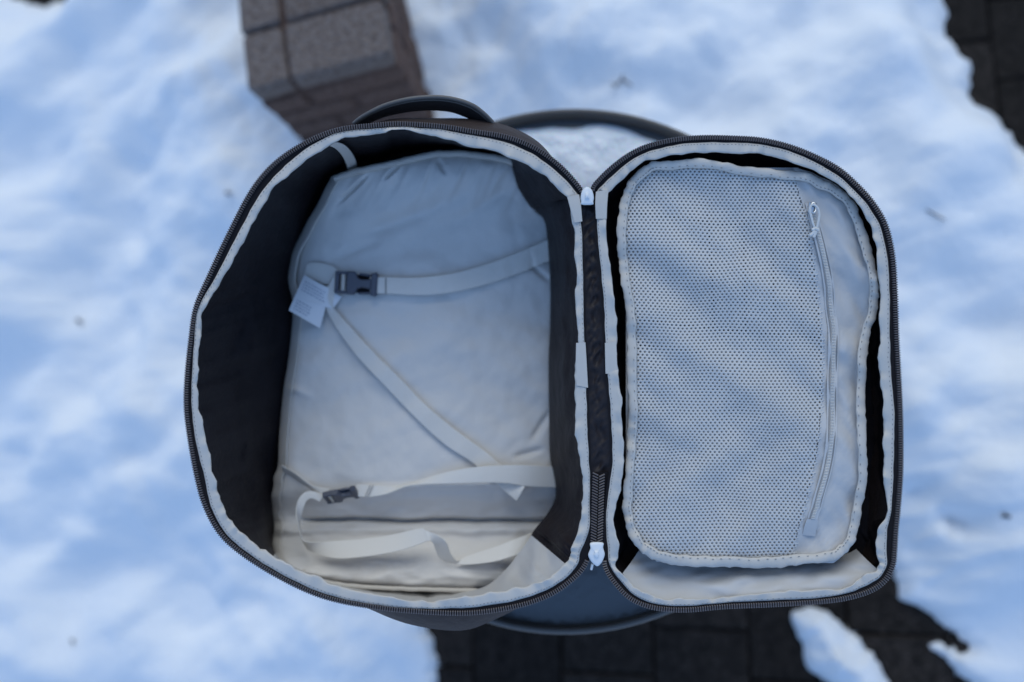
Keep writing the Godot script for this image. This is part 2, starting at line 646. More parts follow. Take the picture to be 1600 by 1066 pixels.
# ---------------------------------------------------------------- brick pillar
func build_pillar() -> void:
	var pil := thing("brick_pillar", "low pillar of weathered brown bricks standing in the snow", "pillar")
	var hp := 0.48
	var a := ph(381, 147, hp)
	var b := ph(609, 70, hp)
	var U := Vector3(b.x - a.x, 0, b.z - a.z).normalized().rotated(Vector3.UP, deg_to_rad(-4.0))
	var V := Vector3(U.z, 0, -U.x)                              # away from the table
	if V.z > 0.0:
		V = -V
	var wide := Vector3(b.x - a.x, 0, b.z - a.z).length()
	pil.transform = Transform3D(Basis(U, Vector3.UP, -V), Vector3(a.x, 0, a.z))
	var course := 0.056
	var joint := 0.009
	var deep := 0.40
	# local axes: x along the front, y up, -z away; the top front left corner is (0, hp, 0)
	var mortar := MB.new()
	mortar.box(Transform3D(Basis(), Vector3(wide * 0.5, (hp - 0.012) * 0.5, -deep * 0.5)), Vector3(wide - 0.02, hp - 0.014, deep - 0.02))
	put("core", mortar, M.bricks[3], pil)
	var row := 0
	var top := hp
	rng.seed = 77
	while top > -0.02:
		var z := 0.0
		var line := 0
		while z < deep - 0.01:
			var dz := 0.126 if row == 0 else 0.094
			var x := 0.0
			var first := true
			while x < wide - 0.005:
				var len := 0.168
				if first:
					len = [0.090, 0.092, 0.168, 0.115][(row + line * (1 if row else 0)) % 4]
					first = false
				if wide - x - len < 0.05:
					len = wide - x
				var hgt := course - joint + rng.randf_range(-0.002, 0.002)
				var mb := brick_mesh(Vector3(len - joint, hgt, dz - joint))
				var o := put("brick", mb, M.bricks[[1, 3, 1, 3, 1][rng.randi_range(0, 4)]] if row else M.bricks[[2, 0, 2][rng.randi_range(0, 2)]], pil)
				o.position = Vector3(x + len * 0.5 + rng.randf_range(-1, 1) * 0.003, top - hgt * 0.5 - rng.randf_range(0.0, 0.003), -z - dz * 0.5 + rng.randf_range(-1, 1) * 0.003)
				o.rotation = Vector3(rng.randf_range(-1, 1) * 0.012, rng.randf_range(-1, 1) * 0.012, rng.randf_range(-1, 1) * 0.012)
				x += len
			z += dz
			line += 1
		top -= course
		row += 1

func brick_mesh(s: Vector3) -> MB:                              # a brick with worn, rounded edges
	var rows := []
	var h := s * 0.5
	var q := 0.006
	for lev in [[-h.y, q], [-h.y + q, 0.0], [h.y - q, 0.0], [h.y - q * 0.3, q * 0.35], [h.y, q]]:
		var ring := PackedVector3Array()
		for c in [[-1, -1], [1, -1], [1, 1], [-1, 1]]:
			var ex: float = h.x - lev[1]
			var ez: float = h.z - lev[1]
			for e in [[0.0, q], [q, 0.0]]:
				var dx: float = e[0] if c[0] * c[1] > 0 else e[1]
				var dz: float = e[1] if c[0] * c[1] > 0 else e[0]
				ring.append(Vector3(c[0] * (ex - dx) + rng.randf_range(-1, 1) * 0.0015, lev[0], c[1] * (ez - dz) + rng.randf_range(-1, 1) * 0.0015))
		rows.append(ring)
	var mb := MB.new()
	mb.grid(rows, false, true)
	for e in [0, rows.size() - 1]:
		for j in 8:
			var p: Vector3 = rows[e][j]
			var n: Vector3 = rows[e][(j + 1) % 8]
			var c := Vector3(0, p.y, 0)
			if e == 0:
				mb.tri(c, n, p)
			else:
				mb.tri(c, p, n)
	return mb


# ---------------------------------------------------------------- table
func build_table() -> void:
	var t := thing("garden_table", "round metal rimmed garden table with a frosted glass top under the backpack", "table")
	# centre and radius from the rim's outline where it shows above and below the bag
	var bot := ph(890, 991, table_y)
	var lf := ph(790, 186, table_y)
	var rt := ph(1071, 210, table_y)
	var c := circle_of(Vector2(lf.x, lf.z), Vector2(rt.x, rt.z), Vector2(bot.x, bot.z))
	var R: float = Vector2(lf.x, lf.z).distance_to(c)
	t.position = Vector3(c.x, 0, c.y)
	var ty := table_y
	var prof := [[R - 0.007, ty - 0.030], [R - 0.002, ty - 0.030], [R, ty - 0.026], [R, ty + 0.004], [R - 0.002, ty + 0.007], [R - 0.006, ty + 0.007], [R - 0.008, ty + 0.004], [R - 0.008, ty - 0.026]]
	put("rim", lathe(prof, 120, true), M.rim, t)
	put("glass_top", lathe([[0.0, ty - 0.022], [R - 0.009, ty - 0.022], [R - 0.009, ty - 0.014], [R * 0.66, ty - 0.0135], [R * 0.33, ty - 0.0135], [0.0, ty - 0.0135]], 90, false), M.glass, t)
	for k in 4:
		var a := TAU * k / 4.0 + 0.6
		var d := Vector3(cos(a), 0, sin(a))
		var path := PackedVector3Array()
		for s in 13:
			var f := s / 12.0
			path.append(d * (R - 0.03 - 0.10 * sin(f * PI) + 0.02 * f) + Vector3(0, (ty - 0.03) * (1.0 - f) + 0.012, 0))
		put("leg", MB.new().tube(path, 0.011, 10), M.leg, t)
	# frozen snow that covers the far half of the glass
	var rows := []
	for j in 60:
		var row := PackedVector3Array()
		for i in 140:
			var a := PI + PI * i / 139.0
			var r := (R - 0.013) * j / 59.0
			var p := Vector3(cos(a) * r, 0, sin(a) * r)
			var near_edge := smoothstep(R - 0.012, R - 0.035, r + 0.012 * n1(a * 220.0, 3.0))
			var h := 0.010 + 0.004 * n2(p.x * 1200, p.z * 1200) + 0.0022 * n2(p.x * 2600, p.z * 2600)
			h *= near_edge * smoothstep(0.0, 0.06, -p.z)
			row.append(Vector3(c.x + p.x, ty - 0.016 + h, c.y + p.z))
		rows.append(row)
	var ice := put("snow_crust", MB.new().grid(rows), M.ice, self)
	ice.set_meta("label", "lumpy crust of frozen snow on the glass table top")
	ice.set_meta("category", "ice")
	ice.set_meta("kind", "stuff")

func circle_of(a: Vector2, b: Vector2, c: Vector2) -> Vector2:
	var d := 2.0 * (a.x * (b.y - c.y) + b.x * (c.y - a.y) + c.x * (a.y - b.y))
	return Vector2(a.length_squared() * (b.y - c.y) + b.length_squared() * (c.y - a.y) + c.length_squared() * (a.y - b.y), a.length_squared() * (c.x - b.x) + b.length_squared() * (a.x - c.x) + c.length_squared() * (b.x - a.x)) / d

func lathe(prof: Array, n: int, closed: bool) -> MB:
	var rows := []
	for p in prof:
		var ring := PackedVector3Array()
		for i in n:
			var a := -TAU * i / n
			ring.append(Vector3(cos(a) * p[0], p[1], sin(a) * p[0]))
		rows.append(ring)
	return MB.new().grid(rows, closed, true)


# ---------------------------------------------------------------- backpack
# main compartment, round its opening: x, y of the zip teeth, offsets inward of the binding tape's two edges, then x, y of the wall's foot
const MAIN := [
	[914, 308, 8, 24, 826, 320], [900, 285, 9, 26, 805, 292], [872, 256, 10, 28, 797, 268], [835, 230, 10, 30, 788, 243], [790, 213, 8, 28, 770, 238],
	[740, 205, 6, 24, 725, 232], [690, 197, 5, 20, 685, 232], [625, 193, 5, 9, 630, 240], [580, 196, 5, 15, 595, 252], [530, 202, 4, 17, 560, 260],
	[480, 221, 8, 24, 535, 268], [431, 253, 14, 28, 518, 278], [393, 297, 14, 27, 500, 310], [356, 367, 13, 27, 478, 362], [326, 431, 10, 22, 463, 400],
	[305, 480, 4, 15, 460, 440], [297, 530, 6, 16, 462, 490], [291, 590, 8, 19, 458, 545], [290, 640, 9, 22, 452, 595], [297, 695, 9, 26, 446, 640],
	[307, 748, 12, 28, 440, 700], [319, 790, 9, 27, 436, 745], [340, 830, 7, 25, 432, 790], [370, 860, 6, 25, 430, 830], [421, 894, 5, 25, 434, 868],
	[480, 924, 5, 26, 490, 900], [530, 940, 4, 23, 535, 912], [590, 950, 3, 22, 590, 917], [650, 956, 4, 16, 650, 920], [720, 959, 8, 26, 705, 922],
	[770, 955, 9, 29, 755, 918], [820, 945, 9, 28, 790, 890], [860, 930, 9, 25, 810, 865], [890, 910, 8, 25, 825, 845], [911, 889, 10, 27, 835, 828],
	[921, 866, 14, 32, 850, 810], [924, 830, 3, 18, 860, 795], [924, 790, 2, 16, 868, 775], [924, 750, 1, 14, 866, 750], [921, 700, 1, 18, 859, 710],
	[919, 640, 1, 20, 858, 650], [917, 570, 1, 18, 857, 570], [914, 520, 1, 12, 859, 520], [913, 460, 1, 12, 860, 460], [912, 400, 1, 13, 858, 410],
	[909, 352, 0, 13, 852, 350], [907, 324, 3, 18, 838, 331],
]
# the lid, the same way and without the feet
const LID := [
	[925, 297, 8, 21], [937, 279, 10, 26], [962, 256, 10, 24], [990, 237, 9, 22], [1020, 225, 9, 23], [1060, 217, 8, 24], [1100, 214, 8, 25], [1150, 215, 7, 25],
	[1190, 218, 7, 23], [1230, 227, 7, 23], [1270, 242, 8, 22], [1310, 263, 9, 22], [1340, 289, 9, 21], [1365, 317, 9, 21], [1385, 352, 9, 24], [1396, 400, 9, 26],
	[1400, 460, 9, 25], [1402, 520, 11, 28], [1405, 580, 12, 30], [1408, 640, 10, 27], [1409, 700, 11, 27], [1408, 750, 12, 28], [1404, 800, 11, 18], [1401, 830, 14, 30],
	[1399, 862, 13, 30], [1396, 885, 10, 23], [1384, 907, 9, 22], [1360, 924, 10, 27], [1320, 936, 7, 17], [1270, 942, 6, 20], [1200, 946, 7, 21], [1130, 949, 6, 16],
	[1070, 954, 6, 19], [1020, 950, 6, 18], [985, 936, 8, 20], [960, 911, 9, 19], [945, 886, 8, 18], [944, 860, 5, 23], [945, 820, 1, 15], [947, 790, 1, 15],
	[950, 760, 1, 20], [955, 720, 1, 20], [952, 640, 1, 20], [947, 580, 1, 20], [944, 530, 1, 20], [942, 480, 1, 19], [938, 430, 1, 19], [932, 370, 1, 17], [930, 325, 1, 16],
]

func loop_points(src: Array, k: int) -> Array:                  # each: [pos, inward normal, offA, offB, foot or null]
	var s := spline(src, k, true)
	var n := s.size()
	var out := []
	var area := 0.0
	for i in n:
		var a: PackedFloat32Array = s[i]
		var b: PackedFloat32Array = s[(i + 1) % n]
		area += a[0] * b[1] - b[0] * a[1]
	for i in n:
		var a: PackedFloat32Array = s[posmod(i - 3, n)]
		var b: PackedFloat32Array = s[(i + 3) % n]
		var t := Vector2(b[0] - a[0], b[1] - a[1]).normalized()
		var nrm := Vector2(-t.y, t.x) * signf(area)
		var c: PackedFloat32Array = s[i]
		out.append([Vector2(c[0], c[1]), nrm, c[2], c[3], Vector2(c[4], c[5]) if c.size() > 4 else Vector2.ZERO])
	return out

func binding(lp: Array, seed_: float, amp: float) -> Array:      # the wavy tape that binds the seam: [mesh, inner edge points as px, stitches]
	var rows := []
	var inner := []
	var st := MB.new()
	var n := lp.size()
	var run := 0.0
	for i in n:
		var e: Array = lp[i]
		var p: Vector2 = e[0]
		var nr: Vector2 = e[1]
		run += p.distance_to(lp[posmod(i - 1, n)][0])
		var env := 1.0
		var wv := (n1(run * 2.1, seed_) * 0.9 + n1(run * 4.4, seed_ + 1.0) * 0.55 * (0.4 + 0.6 * smoothstep(420.0, 560.0, p.y))) * amp
		var lift := n1(run * 2.6, seed_ + 2.0) * 0.0050 + n1(run * 5.0, seed_ + 4.0) * 0.0042
		var oa: float = e[2] + n1(run * 3.0, seed_ + 3.0) * 1.0
		var ob: float = maxf(e[3] + wv * env, oa + 5.0)
		var row := PackedVector3Array()
		for q in [[0.0, 0.0030], [0.10, 0.0006], [0.32, 0.0000], [0.55, 0.0002], [0.8, -0.0004], [0.94, 0.0006], [1.0, 0.0022], [0.94, 0.0042], [0.6, 0.0036], [0.15, 0.0044]]:
			var o := lerpf(oa, ob, q[0])
			var pp := p + nr * o
			row.append(L(pp.x, pp.y, q[1] - lift * pow(q[0], 1.3) - 0.0006))
		rows.append(row)
		var pb := p + nr * (ob - 1.5)
		inner.append([pb.x, pb.y, 0.0030 - lift])
		if floorf(run / 5.2) != floorf((run - p.distance_to(lp[posmod(i - 1, n)][0])) / 5.2):
			var o2 := lerpf(oa, ob, 0.2)
			var pp2 := p + nr * o2
			var t2 := Vector2(-nr.y, nr.x)
			var b3 := Basis(Vector3(t2.x, 0, t2.y), Vector3.UP, Vector3(t2.x, 0, t2.y).cross(Vector3.UP))
			st.box(Transform3D(b3, L(pp2.x, pp2.y, -0.0006 - lift * 0.15)), Vector3(0.0014, 0.0005, 0.0005))
	return [MB.new().grid(rows, true, true), inner, st]

func zip_teeth(lp: Array, from: int, to: int) -> MB:             # the open coil, tooth by tooth
	var mb := MB.new()
	var pitch := 3.8
	var n := lp.size()
	var carry := 0.0
	var i := from
	while i < to:
		var a: Vector2 = lp[posmod(i, n)][0]
		var b: Vector2 = lp[posmod(i + 1, n)][0]
		var d := a.distance_to(b)
		while carry < d:
			var f := carry / maxf(d, 1e-6)
			var p := a.lerp(b, f)
			var nr: Vector2 = (lp[posmod(i, n)][1] as Vector2).lerp(lp[posmod(i + 1, n)][1], f).normalized()
			var x := Vector3(nr.x, 0, nr.y)
			var bs := Basis(x, Vector3.UP, x.cross(Vector3.UP))
			var q := p + nr * 0.6
			mb.box(Transform3D(bs, L(q.x, q.y, -0.0008)), Vector3(0.0046, 0.0034, 0.0013), 0.0005)
			carry += pitch
		carry -= d
		i += 1
	return mb

func build_bag() -> void:
	var bag := thing("backpack", "open dark brown travel backpack with pale lining and a mesh pocket lid", "backpack")
	bag.transform = bag_t
	var K := 8
	var lp := loop_points(MAIN, K)
	var n := lp.size()
	var tape := binding(lp, 1.0, 4.4)
	var inner: Array = tape[1]

	# ---- outside fabric, from the zip down to the table
	var bulge := PackedFloat32Array()
	var marks := {2: 0.008, 3: 0.016, 4: 0.020, 5: 0.021, 6: 0.017, 7: 0.014, 8: 0.009, 27: 0.014, 28: 0.023, 29: 0.026, 30: 0.018, 31: 0.008}
	var bl := []
	for i in MAIN.size():
		bl.append([float(marks.get(i, 0.0)), 11.0 if i >= 20 and i <= 26 else 0.0])
	var bs := spline(bl, K, true)
	var rows := []
	var levels := [[0.001, 0.0, 4.0], [0.003, 0.02, 0.0], [0.010, 0.4, 0.0], [0.030, 1.0, 0.0], [0.06, 1.15, 0.0], [0.11, 0.8, 0.0], [0.17, 0.3, 0.0], [9.0, -0.4, 0.0]]
	for lv in levels:
		var row := PackedVector3Array()
		for i in n:
			var e: Array = lp[i]
			var nr: Vector2 = e[1]
			var p: Vector2 = e[0] + nr * (4.0 if lv[2] > 0.0 else 1.5)
			var wl := minf(lv[0], 0.24)
			p += nr * (1.0 - exp(-wl * 22.0)) * (24.0 - maxf(0.0, bs[i][1]))
			var q := L(p.x, p.y, wl)
			var out: float = bs[i][0]
			q += Vector3(-nr.x, 0, -nr.y) * (out * lv[1] + 0.004 * n2(i * 2.0, float(lv[0]) * 900.0) * minf(float(lv[0]) * 20.0, 1.0))
			if lv[0] > 1.0:
				q = q.lerp(Vector3(-0.13, q.y, 0.03), 0.10)
			var wq := bag_t * q
			if wq.y < table_y + 0.010 or lv[0] > 1.0:
				wq.y = table_y + 0.010
				q = bag_inv * wq
			row.append(q)
		rows.append(row)
	# wrinkled underside
	var cen := Vector3.ZERO
	for q: Vector3 in rows[-1]:
		cen += q
	cen /= n
	var last := PackedVector3Array()
	for i in n:
		last.append(rows[-1][i].lerp(cen, 0.98))
	rows.append(last)
	put("outer_fabric", MB.new().grid(rows, false, true), M.outer, bag)

	# ---- zip tape, teeth, binding
	rows = [PackedVector3Array(), PackedVector3Array(), PackedVector3Array()]
	for i in n:
		var e: Array = lp[i]
		for k in 3:
			var p: Vector2 = e[0] + e[1] * [-2.0, float(e[2]) * 0.5 + 2.0, float(e[2]) + 6.0][k]
			rows[k].append(L(p.x, p.y, [0.0008, 0.0010, 0.0026][k]))
	put("zip_tape", MB.new().grid(rows, false, true), M.ziptape, bag)
	put("zip_teeth", zip_teeth(lp, 0, 35 * K - 3), M.teeth, bag).set_meta("kind", "stuff")
	var tb := put("binding_tape", tape[0], M.tape, bag, "pale wavy tape round the main opening")
	put("stitching", tape[2], M.thread, tb).set_meta("kind", "stuff")

	# ---- inner walls: dark all round, pale along the base
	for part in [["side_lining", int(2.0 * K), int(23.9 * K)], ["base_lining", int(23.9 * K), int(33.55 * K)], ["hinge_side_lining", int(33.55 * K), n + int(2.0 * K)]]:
		rows = []
		var steps := 14
		for s in steps + 1:
			var f := float(s) / steps
			var row := PackedVector3Array()
			for ii in range(part[1], part[2] + 1):
				var i := posmod(ii, n)
				var idx := float(i) / K
				var a := Vector2(inner[i][0], inner[i][1])
				var foot: Vector2 = lp[i][4]
				var right := smoothstep(29.5, 32.5, idx) if idx > 20 else 1.0 - smoothstep(2.0, 5.0, idx)
				var base := smoothstep(23.0, 25.0, idx) * (1.0 - smoothstep(30.5, 33.0, idx))
				var wf := lerpf(lerpf(0.19, 0.145, right), 0.160, base * (1.0 - smoothstep(29.0, 31.0, idx)))
				var tri := smoothstep(28.6, 30.2, idx) * (1.0 - smoothstep(34.5, 36.5, idx))
				wf = lerpf(wf, 0.098, tri)
				var p := a.lerp(foot, f)
				var w := lerpf(float(inner[i][2]), wf, pow(f, lerpf(0.9, 0.45, base * (1.0 - tri))))
				if right > 0.0 and idx > 34.0 or idx < 4.0:      # the right wall falls in first, then hangs
					w = lerpf(w, lerpf(0.004, wf, f * f), 0.55)
				w += (n2(p.x * 1.6, p.y * 1.1) * 0.013 + n2(p.x * 3.4 + 500.0, p.y * 1.2) * 0.009) * sin(f * PI)
				row.append(LC(p.x, p.y, maxf(w, 0.002)))
			rows.append(row)
		if part[0] != "base_lining":                              # tuck the hem of the walls under the panel
			var row := PackedVector3Array()
			for ii in range(part[1], part[2] + 1):
				var i := posmod(ii, n)
				var foot: Vector2 = lp[i][4]
				var idx := float(i) / K
				var out := (smoothstep(31.0, 36.0, idx) if idx > 20 else 1.0 - smoothstep(1.0, 4.0, idx))
				var p := foot + Vector2(16.0 * out, 0)
				row.append(LC(p.x, p.y, 0.19))
			rows.append(row)
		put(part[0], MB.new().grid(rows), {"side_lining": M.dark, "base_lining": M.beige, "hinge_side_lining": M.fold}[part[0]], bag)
	# floor under everything
	var flo := []
	for r in 6:
		var row := PackedVector3Array()
		for i in n:
			var p: Vector2 = (lp[i][4] as Vector2).lerp(Vector2(650, 600), r / 5.0 * 0.99)
			row.append(LC(p.x, p.y, 0.192))
		flo.append(row)
	put("floor_lining", MB.new().grid(flo, false, true), M.dark, bag)
	# seam tape down the corner of the top wall
	put("seam_tape", strap([[503, 224, 0.012, 518, 221, 0.012], [522, 231, 0.03, 536, 225, 0.03], [534, 243, 0.07, 548, 236, 0.07], [541, 257, 0.12, 556, 251, 0.12], [544, 270, 0.16, 558, 266, 0.16]], 24, 0.0015, 0.006), M.tape, bag)

	build_panel(bag)
	build_straps(bag)
	build_hinge(bag)
	build_lid(bag)
	build_handle(bag)


func panel_w(x: float, y: float) -> float:                       # how deep the padded back panel lies at a pixel
	var w := 0.165
	w -= 0.010 * sin(clampf((x - 440.0) / 430.0, 0, 1) * PI)        # the pad's puff
	w -= 0.040 * smoothstep(400.0, 240.0, y)                       # rides up the top wall
	# lower edge of the pad turns down into a crease, then the base pad rises towards the rim
	w -= 0.012 * smoothstep(600.0, 758.0, y)
	w -= 0.0045 * exp(-pow((y - 759.0 + (x - 700.0) * 0.02) / 5.0, 2.0)) * smoothstep(520.0, 620.0, x)
	w += 0.021 * smoothstep(764.0, 811.0, y)
	var crease := exp(-pow((y - 813.0 - 3.0 * n1(x * 1.2, 8.0)) / 2.6, 2.0))
	w += 0.020 * crease * smoothstep(455.0, 500.0, x)
	w -= 0.052 * smoothstep(815.0, 905.0, y)
	w -= 0.008 * exp(-pow((y - 828.0 + 3.0 * n1(x, 2.0)) / 8.0, 2.0))
	# folds in the cloth
	w += 0.0060 * n2(x * 0.55 + y * 0.35, y * 0.9 - x * 0.25) * smoothstep(760.0, 560.0, y)
	w += 0.0016 * n2(x * 2.2, y * 2.0 + 90.0)
	var up := smoothstep(360.0, 260.0, y)
	w += 0.0035 * up * n2(x * 3.2 + y * 1.5, y * 0.8)
	w += 0.003 * smoothstep(770, 790, y) * n2(x * 1.3, y * 3.4 + 50.0)
	for q in [[528, 318, 576, 272, 3.0, 0.004], [600, 280, 626, 256, 2.5, 0.004], [684, 248, 698, 274, 3.0, 0.003], [545, 376, 735, 302, 13.0, 0.005], [520, 405, 600, 372, 8.0, 0.003], [640, 372, 780, 318, 18.0, 0.004], [826, 412, 860, 440, 3.0, 0.004], [740, 330, 800, 290, 9.0, 0.003], [830, 690, 862, 640, 5.0, 0.004], [800, 715, 850, 702, 5.0, 0.003]]:
		w += fold_at(x, y, q)
	# pucker at the left seam
	w -= 0.004 * exp(-pow((x - 462.0) / 22.0, 2.0) - pow((y - 605.0 - (x - 452.0) * 0.4) / 6.0, 2.0))
	return w

func fold_at(x: float, y: float, q: Array) -> float:             # a crease along a line, deepest in its middle
	var a := Vector2(q[0], q[1])
	var b := Vector2(q[2], q[3])
	var d := b - a
	var t := (Vector2(x, y) - a).dot(d) / d.length_squared()
	var e := (Vector2(x, y) - a).cross(d.normalized())
	return 1.7 * q[5] * exp(-e * e / (q[4] * q[4])) * exp(-pow((t - 0.5) / 0.42, 4.0))

func build_panel(bag: Node3D) -> void:
	var left := [[523, 276], [512, 296], [500, 319], [486, 345], [474, 372], [464, 403], [460, 440], [462, 492], [456, 560], [450, 600], [445, 640], [441, 690], [439, 727], [433, 750], [429, 796], [432, 820], [430, 842], [433, 868], [450, 885]]
	var top := [[523, 276], [540, 270], [556, 265], [604, 255], [640, 246], [680, 238], [721, 237], [780, 244], [805, 252]]
	var right := [[805, 252], [818, 290], [845, 330], [866, 350], [874, 400], [875, 500], [874, 600], [874, 700], [880, 750], [884, 790], [862, 830], [815, 880], [790, 916]]
	var bottom := [[450, 885], [470, 896], [492, 902], [533, 911], [600, 917], [680, 920], [749, 921], [790, 916]]
	var sheet := coons(top, bottom, left, right, 120, 280, func(u: float, v: float, x: float, y: float) -> float:
		var w := panel_w(x, y)
		var e := minf(minf(u, 1.0 - u) * 430.0, v * 640.0)
		w += 0.016 * exp(-e / 7.0)
		w += 0.010 * exp(-(1.0 - v) * 640.0 / 4.0)
		return w, true)
	var p := put("back_panel", sheet, M.panel, bag)
	# piping along its edges
	var e1 := []
	for q in left:
		var wob := n1(float(q[1]) * 5.0, 6.0) * 2.5
		e1.append([q[0] - 4 + wob, q[1], 0.0, q[0] + 9 + wob, q[1] + 2, 0.0])
	for q in [[470, 893], [492, 899]]:
		e1.append([q[0] - 5, q[1] + 5, 0.0, q[0] + 3, q[1] - 4, 0.0])
	var s := even(e1, 150)
	var a := PackedVector3Array()
	var b := PackedVector3Array()
	for r: PackedFloat32Array in s:
		var k := n1(r[1] * 4.0, 9.0) * 2.2 * smoothstep(700, 760, r[1])
		var gap := smoothstep(470.0, 430.0, r[1]) * smoothstep(360.0, 400.0, r[1])
		a.append(LC(r[0] - gap * 5.0 + k, r[1], panel_w(r[0] + 10, r[1]) + 0.012))
		b.append(LC(r[3] - gap * 8.0 + k, r[4], panel_w(r[3] + 6, r[4]) + 0.001))
	put("panel_piping", ribbon(a, b, 0.003), M.tape, p)
	var pipe := PackedVector3Array()
	for r: PackedFloat32Array in even([[450, 887], [470, 898], [492, 905], [533, 914], [600, 919], [680, 922], [745, 923]], 60):
		pipe.append(L(r[0], r[1] + n1(r[0] * 3.0, 4.0) * 0.8, panel_w(r[0], r[1]) - 0.003))
	put("panel_piping", MB.new().tube(pipe, 0.0026, 8), M.tape, p)
	# top edge piping
	var pt := PackedVector3Array()
	for r: PackedFloat32Array in even(top, 60):
		pt.append(L(r[0], r[1] + 3.0 + n1(r[0] * 4.0, 14.0) * 1.2, panel_w(r[0], r[1] + 4.0) + 0.003))
	put("panel_piping", MB.new().tube(pt, 0.0040, 8), M.tape, p)


func strap_on_panel(rows: Array, n: int, th: float, lift: float) -> MB:   # rows of x1, y1, x2, y2, extra lift
	var flat := []
	for r in rows:
		flat.append([r[0], r[1], r[2], r[3], float(r[4]) if r.size() > 4 else 0.0])
	var a := PackedVector3Array()
	var b := PackedVector3Array()
	for r: PackedFloat32Array in even(flat, n):
		var high := minf(panel_w(r[0], r[1]), minf(panel_w(r[2], r[3]), panel_w((r[0] + r[2]) * 0.5, (r[1] + r[3]) * 0.5)))
		a.append(L(r[0], r[1], lerpf(high, panel_w(r[0], r[1]), 0.5) - lift - r[4]))
		b.append(L(r[2], r[3], lerpf(high, panel_w(r[2], r[3]), 0.5) - lift - r[4]))
	return ribbon(a, b, th)

func on_panel(rows: Array, lift: float) -> Array:                # rows of x1, y1, x2, y2 (and extra lift) laid on the panel
	var out := []
	for r in rows:
		var x: float = r[4] if r.size() > 4 else 0.0
		out.append([r[0], r[1], panel_w(r[0], r[1]) - lift - x, r[2], r[3], panel_w(r[2], r[3]) - lift - x])
	return out

